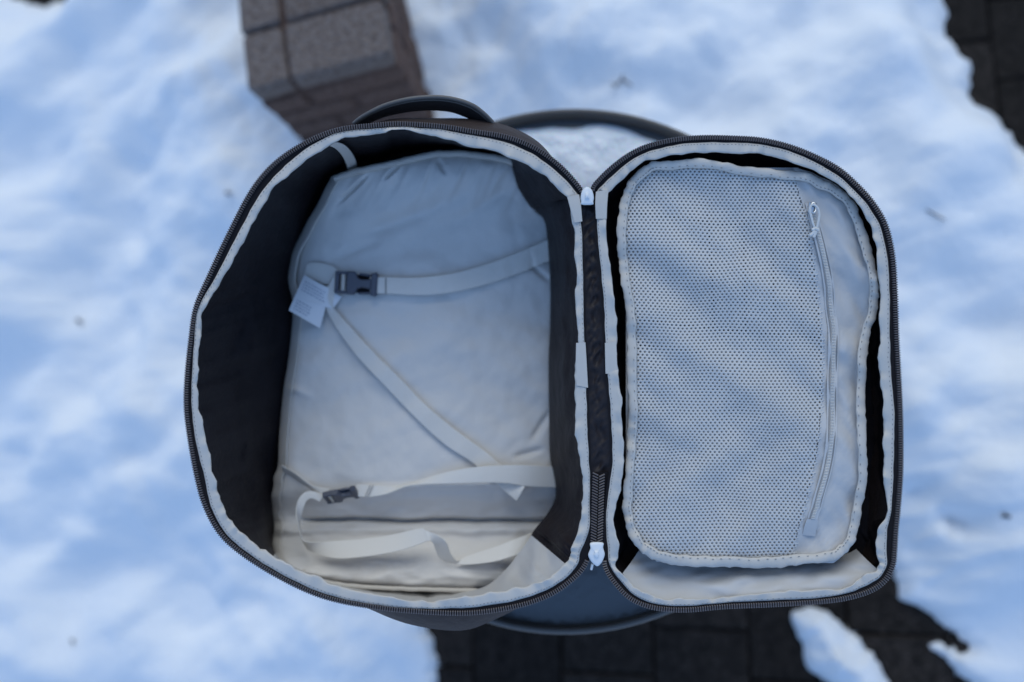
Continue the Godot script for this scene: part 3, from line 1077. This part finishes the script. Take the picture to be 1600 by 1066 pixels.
func build_straps(bag: Node3D) -> void:
	# upper strap: tab, buckle, band running off under the right wall
	put("strap_tab", strap(on_panel([[480, 411, 474, 437, 0.0], [496, 410, 490, 437, 0.002], [515, 414, 505, 444, 0.004], [530, 422, 516, 444, 0.006]], 0.003), 20, 0.0016), M.web, bag)
	var up := put("compression_strap", strap_on_panel([[578, 433, 578, 459, 0.007], [605, 433, 605, 459, 0.006], [640, 434, 642, 461, 0.005], [680, 431, 684, 460, 0.005], [720, 424, 726, 453, 0.004], [765, 411, 772, 441, 0.004], [810, 394, 818, 424, 0.004], [850, 377, 858, 408, 0.005], [880, 364, 888, 396, 0.006]], 90, 0.0018, 0.004), M.web, bag)
	put("stitching", strap(on_panel([[602, 434, 602, 459, 0.008], [603.5, 434, 603.5, 459, 0.008]], 0.0042), 2, 0.0005), M.thread, up)
	# diagonal strap, hanging from the tab
	put("compression_strap", strap_on_panel([[528, 424, 514, 446, 0.007], [524, 450, 507, 452, 0.009], [520, 478, 505, 470, 0.008], [524, 484, 514, 493, 0.004], [545, 508, 531, 521, 0.003], [580, 546, 562, 562, 0.003], [620, 586, 602, 604, 0.003], [668, 635, 648, 652, 0.003], [714, 673, 694, 694, 0.003], [757, 704, 738, 723, 0.003], [797, 738, 764, 747, 0.004], [813, 752, 788, 767, 0.007], [820, 761, 807, 783, 0.016]], 110, 0.0018, 0.004), M.web, bag)
	# lower strap: right end of the rim down to the buckle
	var low := put("compression_strap", strap([[888, 731, 0.150, 889, 763, 0.150], [866, 729, 0.143, 867, 762, 0.143], [825, 727, 0.130, 825, 760, 0.130], [783, 727, 0.126, 786, 755, 0.124], [741, 730, 0.125, 741, 755, 0.122], [700, 737, 0.129, 704, 756, 0.124], [665, 747, 0.133, 668, 757, 0.126], [640, 755, 0.135, 636, 760, 0.127], [615, 759, 0.135, 605, 772, 0.128], [585, 758, 0.135, 576, 777, 0.131], [558, 757, 0.136, 550, 775, 0.134]], 90, 0.0016), M.web, bag)
	for k in 2:
		put("stitching", strap([[578 + k * 4.5, 758, 0.1325, 570 + k * 4.5, 776, 0.1290], [579 + k * 4.5, 758, 0.1325, 571 + k * 4.5, 776, 0.1290]], 2, 0.0005), M.thread, low)
	# tab on the left of the lower buckle
	put("strap_tab", strap([[440, 727, 0.146, 442, 736, 0.156], [462, 740, 0.140, 460, 748, 0.152], [485, 757, 0.136, 488, 766, 0.140], [502, 762, 0.133, 500, 776, 0.133], [516, 763, 0.133, 508, 778, 0.131]], 30, 0.0016), M.web, bag)
	# the loose tail that loops round and twists
	var z5 := [[800, 262, 0.132, 778, 300, 0.129], [740, 240, 0.128, 736, 282, 0.126], [692, 250, 0.124, 706, 296, 0.124], [657, 296, 0.118, 688, 342, 0.122], [647, 360, 0.112, 670, 402, 0.126], [662, 440, 0.108, 673, 462, 0.132], [688, 515, 0.110, 695, 535, 0.132], [760, 522, 0.116, 742, 580, 0.122], [880, 515, 0.118, 872, 615, 0.108], [1050, 502, 0.118, 1055, 602, 0.104], [1200, 478, 0.114, 1235, 568, 0.100], [1340, 446, 0.104, 1375, 520, 0.096]]
	var z6 := [[232, 458, 0.100, 258, 518, 0.096], [300, 486, 0.098, 275, 534, 0.104], [344, 522, 0.098, 286, 566, 0.112], [368, 580, 0.106, 312, 616, 0.116], [408, 628, 0.112, 372, 640, 0.116], [455, 602, 0.118, 452, 650, 0.110], [600, 555, 0.118, 602, 634, 0.104], [720, 510, 0.118, 706, 606, 0.106], [810, 475, 0.126, 812, 568, 0.118], [880, 440, 0.150, 885, 540, 0.145]]
	var tail := []
	for q in z5:
		tail.append([280 + q[0] / 3.553, 700 + q[1] / 3.553, q[2], 280 + q[3] / 3.553, 700 + q[4] / 3.553, q[5]])
	for q in z6:
		tail.append([600 + q[0] / 3.553, 700 + q[1] / 3.553, q[2], 600 + q[3] / 3.553, 700 + q[4] / 3.553, q[5]])
	put("strap_tail", strap(tail, 160, 0.0014), M.web, bag)
	buckle(bag, Vector2(557, 443), 4.0, panel_w(557, 443) - 0.012, 1.0, 0.0)
	buckle(bag, Vector2(533, 774), -12.0, 0.131, 0.78, 52.0)
	care_label(bag)

func buckle(bag: Node3D, c: Vector2, turn: float, w: float, size: float, tilt: float) -> void:
	var b := Node3D.new()
	b.name = numbered("buckle", bag)
	bag.add_child(b, true)
	var k := (D0 + w) / F                                        # metres per pixel here
	b.transform = Transform3D(Basis(Vector3.UP, deg_to_rad(-turn)) * Basis(Vector3.RIGHT, deg_to_rad(tilt)) * Basis().scaled(Vector3.ONE * size), L(c.x, c.y, w))
	var px := func(pts: Array) -> PackedVector2Array:
		var o := PackedVector2Array()
		for p in pts:
			o.append(Vector2(p[0], p[1]) * k)
		return o
	var I := Transform3D()
	var body := MB.new()
	# ladder end: two rails and two bars
	body.prism(px.call([[-33, -17], [-12, -18], [-12, -13], [-33, -12]]), -0.004, 0.004, I, 0.001)
	body.prism(px.call([[-33, 12], [-12, 13], [-12, 18], [-33, 17]]), -0.004, 0.004, I, 0.001)
	body.prism(px.call([[-33, -13], [-27, -13], [-27, 13], [-33, 13]]), -0.004, 0.0035, I, 0.001)
	# body that narrows to a waist between the release arms
	body.prism(px.call([[-13, -18], [-3, -18], [3, -8], [9, -6], [19, -7], [24, -10], [24, 10], [19, 7], [9, 6], [3, 8], [-3, 18], [-13, 18], [-15, 10], [-15, -10]]), -0.004, 0.005, I, 0.0012)
	put("female_half", body, M.plastic, b)
	var arm := MB.new()
	for s in [-1.0, 1.0]:
		arm.prism(px.call([[1, 13.0 * s], [4, 17.0 * s], [14, 16.5 * s], [22, 15.0 * s], [22, 11.0 * s], [14, 12.5 * s], [6, 13.5 * s]]), -0.0040, -0.0010, I, 0.0006)
	arm.prism(px.call([[23, -17], [30, -19], [33, -16], [33, 16], [30, 19], [23, 17]]), -0.004, 0.0045, I, 0.0012)
	put("male_half", arm, M.plastic, b)
	var under := MB.new()
	under.prism(px.call([[-2, -14], [24, -14], [24, 14], [-2, 14]]), -0.0045, -0.0030, I)
	put("tongue", under, M.ziptape, b)
	var lp := MB.new()
	lp.prism(px.call([[-24, -13], [-18, -13], [-17, 13], [-23, 13]]), -0.003, 0.0045, I, 0.0015)
	put("strap_loop", lp, M.tape, b)

func care_label(bag: Node3D) -> void:
	var q := [[475, 430], [516, 452], [500, 513], [451, 485]]
	var sheet := func(quad: Array, lift: float, nu: int, mb: MB) -> void:
		var rows := []
		for j in nu + 1:
			var v := float(j) / nu
			var row := PackedVector3Array()
			for i in nu + 1:
				var u := float(i) / nu
				var a := Vector2(quad[0][0], quad[0][1]).lerp(Vector2(quad[1][0], quad[1][1]), u)
				var b := Vector2(quad[3][0], quad[3][1]).lerp(Vector2(quad[2][0], quad[2][1]), u)
				var p := a.lerp(b, v)
				row.append(L(p.x, p.y, 0.150 - lift - 0.004 * sin(u * 2.6) - 0.012 * (1.0 - u) * v))
			rows.append(row)
		mb.grid(rows)
	var top := MB.new()
	sheet.call(q, 0.0, 14, top)
	var under := MB.new()
	sheet.call([[490, 440], [534, 464], [520, 483], [478, 470]], -0.004, 8, under)
	var l := put("care_label", top, M.label, bag, "white sewn-in care label with small grey print")
	put("label_leaf", under, M.label, l)
	# its print, too small to read: faint rows of marks
	var ink := MB.new()
	rng.seed = 12
	for line in 11:
		var v := 0.12 + line * 0.075
		if line == 4 or line == 5 or line == 6:
			continue
		var u := 0.10
		while u < (0.55 if line > 6 else 0.86):
			var du := rng.randf_range(0.03, 0.10)
			var quad := []
			for e in [[u, v], [u + du, v], [u + du, v + 0.030], [u, v + 0.030]]:
				var a := Vector2(q[0][0], q[0][1]).lerp(Vector2(q[1][0], q[1][1]), e[0])
				var b := Vector2(q[3][0], q[3][1]).lerp(Vector2(q[2][0], q[2][1]), e[0])
				var p := a.lerp(b, e[1])
				quad.append(L(p.x, p.y, 0.150 - 0.0005 - 0.004 * sin(e[0] * 2.6) - 0.012 * (1.0 - e[0]) * e[1]))
			ink.quad(quad[0], quad[3], quad[2], quad[1])
			u += du + 0.03
	put("print", ink, M.ink, l).set_meta("kind", "stuff")


func build_hinge(bag: Node3D) -> void:
	# crumpled fabric between the two halves
	var g := coons([[911, 312], [922, 314], [934, 312]], [[917, 752], [935, 754], [953, 752]], [[905, 312], [905, 352], [908, 460], [912, 570], [916, 700], [920, 752]], [[936, 312], [937, 370], [944, 480], [950, 580], [958, 700], [956, 752]], 14, 150, func(u: float, _v: float, x: float, y: float) -> float:
		return 0.002 + 0.003 * sin(u * PI) + (0.0060 * absf(n2(x * 3.0 + y * 1.5, y * 2.0)) + 0.004 * absf(n2(x * 6.0 - y * 3.0 + 70.0, y * 3.0))) * sin(u * PI))
	put("hinge_fabric", g, M.gusset, bag)
	# where the two ends of each binding tape overlap
	put("tape_overlap", strap([[900, 536, 0.0, 915, 535, 0.0], [899.5, 570, -0.0006, 917, 570, -0.0006], [900, 602, 0.0, 919, 606, 0.0]], 10, 0.0016), M.tape, bag)
	put("tape_overlap", strap([[945, 536, 0.0, 963, 533, 0.0], [945.5, 560, -0.0006, 964, 560, -0.0006], [946, 584, 0.0, 965, 584, 0.0]], 10, 0.0016), M.tape, bag)
	put("tape_overlap", strap([[886, 308, -0.002, 905, 304, -0.002], [891, 326, -0.0026, 908, 322, -0.0026], [897, 348, -0.0012, 910, 346, -0.0012]], 10, 0.0016), M.tape, bag)
	put("tape_overlap", strap([[931, 300, -0.002, 951, 296, -0.002], [930, 318, -0.0026, 949, 318, -0.0026], [931, 342, -0.0012, 948, 342, -0.0012]], 10, 0.0016), M.tape, bag)
	# the end of the zip that is still closed
	var zt := coons([[920, 738], [952, 738]], [[916, 862], [950, 862]], [[918, 738], [920, 800], [914, 862]], [[954, 738], [950, 800], [950, 862]], 4, 20, func(u: float, _v: float, _x: float, y: float) -> float:
		return 0.003 + 0.001 * n1(y, 3.0))
	put("closed_zip_tape", zt, M.ziptape, bag)
	var coil := MB.new()
	var y := 741.0
	while y < 856.0:
		for s in [-1.0, 1.0]:
			var cx := 935.5 - (y - 741.0) * 0.03
			var bs := Basis(Vector3.UP, s * 0.45)
			coil.box(Transform3D(bs, L(cx + s * 5.0, y + (2.2 if s > 0 else 0.0), -0.0005)), Vector3(0.0062, 0.0034, 0.0014), 0.0006)
		y += 4.4
	put("closed_zip_teeth", coil, M.teeth, bag).set_meta("kind", "stuff")
	# the two sliders
	slider(bag, [[907, 309], [909, 299], [913, 294], [917.5, 292], [922, 294], [926, 299], [928, 309], [927, 315], [926, 320], [909, 320], [908, 315]], Vector2(917.5, 306), "pale zip slider at the top of the hinge")
	slider(bag, [[923, 848], [942, 848], [942.5, 856], [945, 866], [942, 876], [938, 882], [933, 885], [927, 881], [922, 875], [919, 867], [922.5, 857]], Vector2(932, 867), "pale zip slider at the foot of the hinge")
	var pin := MB.new()
	pin.tube(PackedVector3Array([L(925.5, 882, 0.001), L(924, 890, 0.003)]), 0.0014, 8)
	put("slider_pin", pin, M.slider, bag)

func slider(bag: Node3D, pts: Array, c: Vector2, label: String) -> void:
	var rows := []
	for lv in [[1.0, 0.003], [1.0, -0.003], [0.93, -0.0046], [0.72, -0.0054], [0.36, -0.0056], [0.30, -0.0070], [0.16, -0.0078], [0.01, -0.0080]]:
		var row := PackedVector3Array()
		for r: PackedFloat32Array in spline(pts, 4, true):
			var p: Vector2 = c + (Vector2(r[0], r[1]) - c) * float(lv[0])
			row.append(L(p.x, p.y, lv[1]))
		rows.append(row)
	put("zip_slider", MB.new().grid(rows, false, true), M.slider, bag, label)


# ---------------------------------------------------------------- lid
const POCKET := [
	[985, 278], [1003, 262], [1018, 253], [1050, 251], [1100, 248], [1160, 259], [1220, 265], [1262, 270], [1288, 282], [1310, 293], [1333, 312], [1348, 345], [1361, 385], [1371, 425], [1374, 455],
	[1370, 490], [1359, 525], [1355, 570], [1353, 620], [1354, 680], [1356, 740], [1348, 790], [1340, 835], [1326, 860], [1303, 876], [1250, 883], [1200, 888], [1140, 887], [1090, 886], [1045, 882],
	[1016, 872], [995, 856], [980, 830], [973, 800], [974, 770], [977, 730], [980, 680], [982, 640], [980, 580], [979, 510], [975, 470], [969, 430], [964, 390], [965, 345], [972, 305],
]

func pocket_w(x: float, y: float) -> float:                       # the mesh pocket's surface
	var w := 0.018
	w -= 0.006 * sin(clampf((x - 975.0) / 380.0, 0, 1) * PI)
	var low := smoothstep(600.0, 760.0, y)                        # folds run down to the right above, up to the right below
	w += 0.0135 * n2((y * 0.8 - x * 0.6) * 0.75 + 40.0, (x * 0.8 + y * 0.6) * 0.22) * (1.0 - low)
	w += 0.0125 * n2((y * 0.75 + x * 0.66) * 0.65 + 700.0, (x * 0.75 - y * 0.66) * 0.2) * low
	w += 0.0016 * n2(x * 1.8, y * 1.5)
	return w

func mesh_edge(y: float) -> float:                               # where the netting ends and the cloth begins
	return edge_curve(y, [[240, 1238], [280, 1245], [340, 1262], [420, 1275], [520, 1285], [600, 1287], [700, 1280], [770, 1265], [850, 1245], [900, 1238]])

func zip_x(y: float) -> float:
	return edge_curve(y, [[300, 1264], [325, 1269], [385, 1284], [440, 1295], [480, 1298], [520, 1303], [600, 1301], [680, 1300], [730, 1293], [795, 1276], [812, 1270], [830, 1264]])

func edge_curve(y: float, pts: Array) -> float:
	for i in range(pts.size() - 1):
		if y <= pts[i + 1][0]:
			var f := clampf((y - pts[i][0]) / (pts[i + 1][0] - pts[i][0]), 0.0, 1.0)
			var a: float = pts[maxi(i - 1, 0)][1]
			var d: float = pts[mini(i + 2, pts.size() - 1)][1]
			return cubic(a, pts[i][1], pts[i + 1][1], d, f)
	return pts[-1][1]

func build_lid(bag: Node3D) -> void:
	var K := 8
	var lp := loop_points(LID, K)
	var n := lp.size()
	var tape := binding(lp, 21.0, 3.6)
	var inner: Array = tape[1]
	# outside of the lid, resting on the table
	var rows := []
	for lv in [[0.001, 4.0, 0.0], [0.003, 1.0, 0.0], [0.02, 0.5, 0.0], [0.05, 1.0, 0.0], [0.09, 8.0, 0.0], [9.0, 26.0, 0.0], [9.0, 26.0, 0.98]]:
		var row := PackedVector3Array()
		for i in n:
			var e: Array = lp[i]
			var p: Vector2 = e[0] + e[1] * float(lv[1])
			var q := L(p.x, p.y, 0.0)
			q.y = -minf(lv[0], 0.13)
			q = q.lerp(Vector3(0.24, q.y, 0.03), lv[2])
			var wq := bag_t * q
			if wq.y < table_y + 0.012 or lv[0] > 1.0:
				wq.y = maxf(table_y + 0.012, wq.y)
				q = bag_inv * wq
			row.append(q)
		rows.append(row)
	put("lid_fabric", MB.new().grid(rows, false, true), M.outer, bag)
	rows = [PackedVector3Array(), PackedVector3Array(), PackedVector3Array()]
	for i in n:
		var e: Array = lp[i]
		for k in 3:
			var p: Vector2 = e[0] + e[1] * [-2.0, float(e[2]) * 0.5 + 2.0, float(e[2]) + 6.0][k]
			rows[k].append(L(p.x, p.y, [0.0008, 0.0010, 0.0026][k]))
	put("zip_tape", MB.new().grid(rows, false, true), M.ziptape, bag)
	put("zip_teeth", zip_teeth(lp, 0, 36 * K + 3), M.teeth, bag).set_meta("kind", "stuff")
	var tb := put("binding_tape", tape[0], M.tape, bag, "pale wavy tape round the lid")
	put("stitching", tape[2], M.thread, tb).set_meta("kind", "stuff")
	# dark inside of the lid
	rows = []
	for lv in [[-0.012, 0.0085], [0.02, 0.034], [0.05, 0.055], [0.09, 0.062], [0.16, 0.064], [0.5, 0.064], [0.98, 0.064]]:
		var row := PackedVector3Array()
		for i in n:
			var a := Vector2(inner[i][0], inner[i][1])
			var p := a.lerp(Vector2(1165, 580), lv[0])
			row.append(LC(p.x, p.y, maxf(float(inner[i][2]) + 0.003, float(lv[1]) + 0.004 * n2(p.x * 2.0, p.y * 2.0))))
		rows.append(row)
	put("lid_lining", MB.new().grid(rows, false, true), M.dark, bag)
	# pale cloth along the base of the lid
	var base := coons([[1000, 858], [1080, 872], [1200, 878], [1310, 868], [1338, 858]], [[962, 910], [988, 930], [1030, 944], [1080, 944], [1150, 940], [1250, 931], [1330, 924], [1362, 912], [1381, 899]], [[1000, 858], [985, 880], [962, 910]], [[1338, 858], [1356, 876], [1381, 899]], 90, 20, func(u: float, v: float, x: float, y: float) -> float:
		return lerpf(0.045, 0.0055, pow(v, 1.2)) - 0.012 * sin(v * PI) * smoothstep(0.1, 0.45, u) + 0.006 * n2(x * 1.1, y * 2.4) * sin(v * PI))
	put("lid_base_lining", base, M.beige, bag)

	# ---- the mesh pocket
	var poly := PackedVector2Array()
	var pl := spline(POCKET, 8, true)
	for r: PackedFloat32Array in pl:
		poly.append(Vector2(r[0], r[1]))
	var pk := Node3D.new()
	pk.name = "mesh_pocket"
	bag.add_child(pk)
	# binding of the pocket: same flattened tape, lying on its edge
	var m := poly.size()
	rows = []
	var st := MB.new()
	var run := 0.0
	for i in m:
		var p := poly[i]
		run += p.distance_to(poly[posmod(i - 1, m)])
		var t := (poly[(i + 3) % m] - poly[posmod(i - 3, m)]).normalized()
		var nr := Vector2(-t.y, t.x)
		if not Geometry2D.is_point_in_polygon(p + nr * 4.0, poly):
			nr = -nr
		var wd := 15.0 + 2.0 * n1(run * 3.0, 41.0)
		if p.y > 860.0:
			wd += 2.0
		var ox := n1(run * 6.0, 42.0) * 2.6
		var lift := n1(run * 4.0, 43.0) * 0.003
		var row := PackedVector3Array()
		for q in [[0.0, 0.0025], [0.08, 0.0002], [0.4, -0.0008], [0.75, -0.0002], [0.96, 0.0014], [1.0, 0.0030], [0.5, 0.0045], [0.1, 0.0045]]:
			var pp := p + nr * lerpf(ox, wd, q[0])
			row.append(L(pp.x, pp.y, pocket_w(pp.x, pp.y) * 0.8 + q[1] - 0.003 - lift))
		rows.append(row)
		if i % 2 == 0:
			var pp := p + nr * (wd - 4.0)
			var x3 := Vector3(t.x, 0, t.y)
			st.box(Transform3D(Basis(x3, Vector3.UP, x3.cross(Vector3.UP)), L(pp.x, pp.y, pocket_w(pp.x, pp.y) * 0.8 - 0.0036 - lift)), Vector3(0.0018, 0.0006, 0.0006))
	var pt := put("pocket_binding", MB.new().grid(rows, true, true), M.tape, pk)
	put("stitching", st, M.thread, bag).set_meta("kind", "stuff")
	pt.name = "pocket_binding"

	# lining behind the net, with the seams of the organiser under it
	var lining := MB.new()
	var lrows := []
	for j in 61:
		var row := PackedVector3Array()
		for i in 45:
			var k := Vector2(i / 44.0, j / 60.0)
			var y := lerpf(262, 878, k.y)
			var x0 := 978.0 + 26.0 * smoothstep(290.0, 255.0, y) + 48.0 * smoothstep(820.0, 880.0, y)
			var x: float = lerpf(x0, mesh_edge(y) + 7.0, k.x)
			row.append(L(x, y, pocket_w(x, y) + 0.0050 + 0.002 * n2(x * 1.3 + 900.0, y * 1.3)))
		lrows.append(row)
	put("pocket_lining", lining.grid(lrows), M.beige, pk)
	for seam in [[[988, 497], [1090, 511], [1200, 521], [1282, 528]], [[990, 538], [1092, 550]], [[985, 332], [1060, 340], [1130, 350], [1230, 352]], [[1106, 332], [1112, 420], [1116, 515]], [[1162, 338], [1164, 430], [1166, 516]], [[1206, 340], [1209, 440], [1211, 522]], [[1249, 380], [1252, 470], [1254, 526]]]:
		var path := PackedVector3Array()
		var sr := even(seam, 30)
		for r: PackedFloat32Array in sr:
			path.append(L(r[0], r[1], pocket_w(r[0], r[1]) + 0.0040 + 0.002 * n2(r[0] * 1.3 + 900.0, r[1] * 1.3)))
		put("organiser_seam", MB.new().tube(path, 0.0008, 6), M.seam, pk)

	# the netting: one thread ring round every hole
	put("netting", netting(poly), M.mesh, pk).set_meta("kind", "stuff")

	# plain cloth to the right of the net
	rows = []
	for j in 91:
		var y := lerpf(262, 880, j / 90.0)
		var row := PackedVector3Array()
		var xr := 1240.0
		for q in pl:                                               # the outline's right side at this height
			if absf(q[1] - y) < 6.0 and q[0] > xr:
				xr = q[0]
		for i in 25:
			var x: float = lerpf(mesh_edge(y) - 2.0, maxf(xr - 5.0, mesh_edge(y)), i / 24.0)
			row.append(L(x, y, pocket_w(x, y) + 0.0005 + (0.006 * n2(x * 1.5 - y * 0.9, y * 0.5 + x * 0.4 + 40.0) + 0.004 * absf(n2(x * 2.6 - y * 2.0 + 80.0, y * 0.6 + x * 0.5))) * smoothstep(0.0, 0.25, i / 24.0) * smoothstep(1.0, 0.8, i / 24.0)))
		rows.append(row)
	put("pocket_cloth", MB.new().grid(rows), M.beige, pk)

	# its zip
	var e1 := PackedVector3Array()
	var e2 := PackedVector3Array()
	var f1 := PackedVector3Array()
	var f2 := PackedVector3Array()
	for j in 91:
		var y := lerpf(318, 812, j / 90.0)
		var x: float = zip_x(y)
		var w := pocket_w(x, y) - 0.0016
		e1.append(L(x - 9.0, y, w))
		e2.append(L(x + 8.0, y, w))
		f1.append(L(x - 2.6, y, w - 0.0016))
		f2.append(L(x + 2.6, y, w - 0.0016))
	var pz := put("pocket_zip", ribbon(e1, e2, 0.0012), M.beige, pk)
	var co := MB.new()
	var y2 := 330.0
	while y2 < 811.0:
		var x: float = zip_x(y2)
		co.box(Transform3D(Basis(), L(x, y2, pocket_w(x, y2) - 0.0030)), Vector3(0.0038, 0.0014, 0.0009), 0.0003)
		y2 += 2.4
	pz.name = "pocket_zip"
	put("pocket_zip_teeth", co, M.thread_pale, pk).set_meta("kind", "stuff")
	var stp := MB.new()
	for side in [-1.0, 1.0]:
		var path := PackedVector3Array()
		for j in 80:
			var y := lerpf(322, 812, j / 79.0)
			var x: float = zip_x(y) + side * 5.0
			path.append(L(x, y, pocket_w(x, y) - 0.0022))
		stp.tube(path, 0.0006, 5)
	put("zip_stitching", stp, M.thread, pk)
	put("zip_end_tab", strap([[1261, 811, pocket_w(1265, 811) - 0.0028, 1279, 812, pocket_w(1280, 812) - 0.0028], [1257, 822, pocket_w(1265, 820) - 0.0018, 1277, 823, pocket_w(1280, 820) - 0.0018], [1254, 836, pocket_w(1265, 836) - 0.0005, 1274, 838, pocket_w(1275, 836) - 0.0005]], 8, 0.0008), M.beige, pk)
	pull(pk)


func netting(poly: PackedVector2Array) -> MB:
	var mb := MB.new()
	var inner := Geometry2D.offset_polygon(poly, -9.0)
	var ring: PackedVector2Array = inner[0]
	var sx := 6.7
	var sy := 4.75
	var hex := []
	var hole := []
	# a hexagon cell standing on its point, and the smaller oval hole in it
	for q in [[0.0, -0.667], [0.5, -0.333], [0.5, 0.333], [0.0, 0.667], [-0.5, 0.333], [-0.5, -0.333]]:
		hex.append(Vector2(q[0] * sx, q[1] * sy * 1.0))
		hole.append(Vector2(q[0] * sx * 0.48, q[1] * sy * 0.52))
	var j := 0
	var y := 256.0
	while y < 884.0:
		var x := 960.0 + (sx * 0.5 if j % 2 else 0.0)
		while x < 1292.0:
			var c := Vector2(x + n2(x * 0.45, y * 0.45) * 4.0 + n2(x * 2.0, y * 2.0 + 60.0) * 0.5, y + n2(x * 0.45 + 500.0, y * 0.45) * 4.0 + n2(x * 2.0 + 90.0, y * 2.0) * 0.5)
			if x < mesh_edge(y) and Geometry2D.is_point_in_polygon(c, ring):
				var b := mb.v.size()
				for k in 6:
					var h: Vector2 = Vector2(x, y) + hex[k]
					h += Vector2(n2(h.x * 0.45, h.y * 0.45) * 4.0 + n2(h.x * 2.0, h.y * 2.0 + 60.0) * 0.5, n2(h.x * 0.45 + 500.0, h.y * 0.45) * 4.0 + n2(h.x * 2.0 + 90.0, h.y * 2.0) * 0.5)
					var g: Vector2 = c + hole[k]
					mb.v.append(L(h.x, h.y, pocket_w(h.x, h.y) - 0.0004))
					mb.v.append(L(g.x, g.y, pocket_w(g.x, g.y) + 0.0005))
					var outw: Vector2 = (hex[k] as Vector2).normalized()
					mb.nn.append(Vector3(pocket_w(h.x + 2.0, h.y) - pocket_w(h.x - 2.0, h.y), 4.0 * D0 / F, pocket_w(h.x, h.y + 2.0) - pocket_w(h.x, h.y - 2.0)).normalized())
					mb.nn.append((Vector3(-outw.x, 1.4, -outw.y)).normalized())
					mb.uv.append(Vector2.ZERO)
					mb.uv.append(Vector2.ZERO)
				for k in 6:
					var k2 := (k + 1) % 6
					for t in [b + k * 2, b + k2 * 2, b + k * 2 + 1, b + k2 * 2, b + k2 * 2 + 1, b + k * 2 + 1]:
						mb.ix.append(t)
			x += sx
		y += sy
		j += 1
	return mb

func pull(pk: Node3D) -> void:
	var w := pocket_w(1270, 330) - 0.004
	var s := MB.new()
	s.box(Transform3D(Basis(Vector3.UP, -0.15), L(1269, 325, w)), Vector3(0.0075, 0.004, 0.011), 0.0012)
	var sl := put("zip_slider", s, M.steel, pk)
	var ringp := PackedVector3Array()
	for i in 16:
		var a := TAU * i / 16.0
		ringp.append(L(1271 + cos(a) * 4.0, 325 + sin(a) * 8.0, w - 0.0035 - 0.001 * sin(a)))
	put("slider_ring", MB.new().tube(ringp, 0.0011, 6, 1.0, Vector3.UP, true), M.steel, pk)
	sl.name = "pocket_slider"
	var loop := PackedVector3Array()
	for r: PackedFloat32Array in even([[1273.5, 358], [1270, 348], [1267, 336], [1265.5, 328], [1267, 322], [1271, 320], [1277, 324], [1280, 333], [1279.5, 342], [1276, 358]], 40):
		loop.append(L(r[0], r[1], w - 0.004))
	put("pull_cord", MB.new().tube(loop, 0.00125, 8), M.cord, pk)
	var knot := MB.new()
	for q in [[[1269, 360], [1274, 357.5], [1279, 360]], [[1273, 361], [1269, 366], [1265, 368]], [[1275, 361], [1273.5, 366], [1271.5, 371]]]:
		var path := PackedVector3Array()
		for r: PackedFloat32Array in even(q, 8):
			path.append(L(r[0], r[1], w - 0.0045))
		knot.tube(path, 0.0017, 8)
	put("cord_knot", knot, M.cord, pk)


# ---------------------------------------------------------------- grab handle
func build_handle(bag: Node3D) -> void:
	var e := [[553, 193, 0.030, 572, 194, 0.050], [563, 185, 0.025, 582, 188, 0.047], [580, 175, 0.020, 596, 182, 0.045], [604, 164, 0.018, 616, 177, 0.043], [640, 155, 0.016, 648, 172, 0.042], [680, 152, 0.016, 680, 171, 0.042], [712, 156, 0.018, 706, 174, 0.043], [738, 165, 0.020, 726, 181, 0.045], [756, 178, 0.024, 742, 188, 0.047], [770, 192, 0.030, 752, 194, 0.050]]
	var h := put("grab_handle", strap(e, 60, 0.005), M.handle, bag)
	for side in [0, 1]:
		var path := PackedVector3Array()
		for r: PackedFloat32Array in even(e, 60):
			var f: float = [-0.02, 0.22][side]
			path.append(L(lerpf(r[0], r[3], f), lerpf(r[1], r[4], f), lerpf(r[2], r[5], f) - [0.001, 0.004][side]))
		put("handle_piping", MB.new().tube(path, [0.0023, 0.0010][side], 8), M.rim, h)


func _ready() -> void:
	nz.noise_type = FastNoiseLite.TYPE_SIMPLEX_SMOOTH
	nz.frequency = 0.01
	nz.fractal_octaves = 2
	nz.seed = 11
	rng.seed = 4
	make_view()
	make_materials()
	M.thread_pale = M.web
	build_ground()
	build_pillar()
	build_table()
	build_bag()
	build_litter()
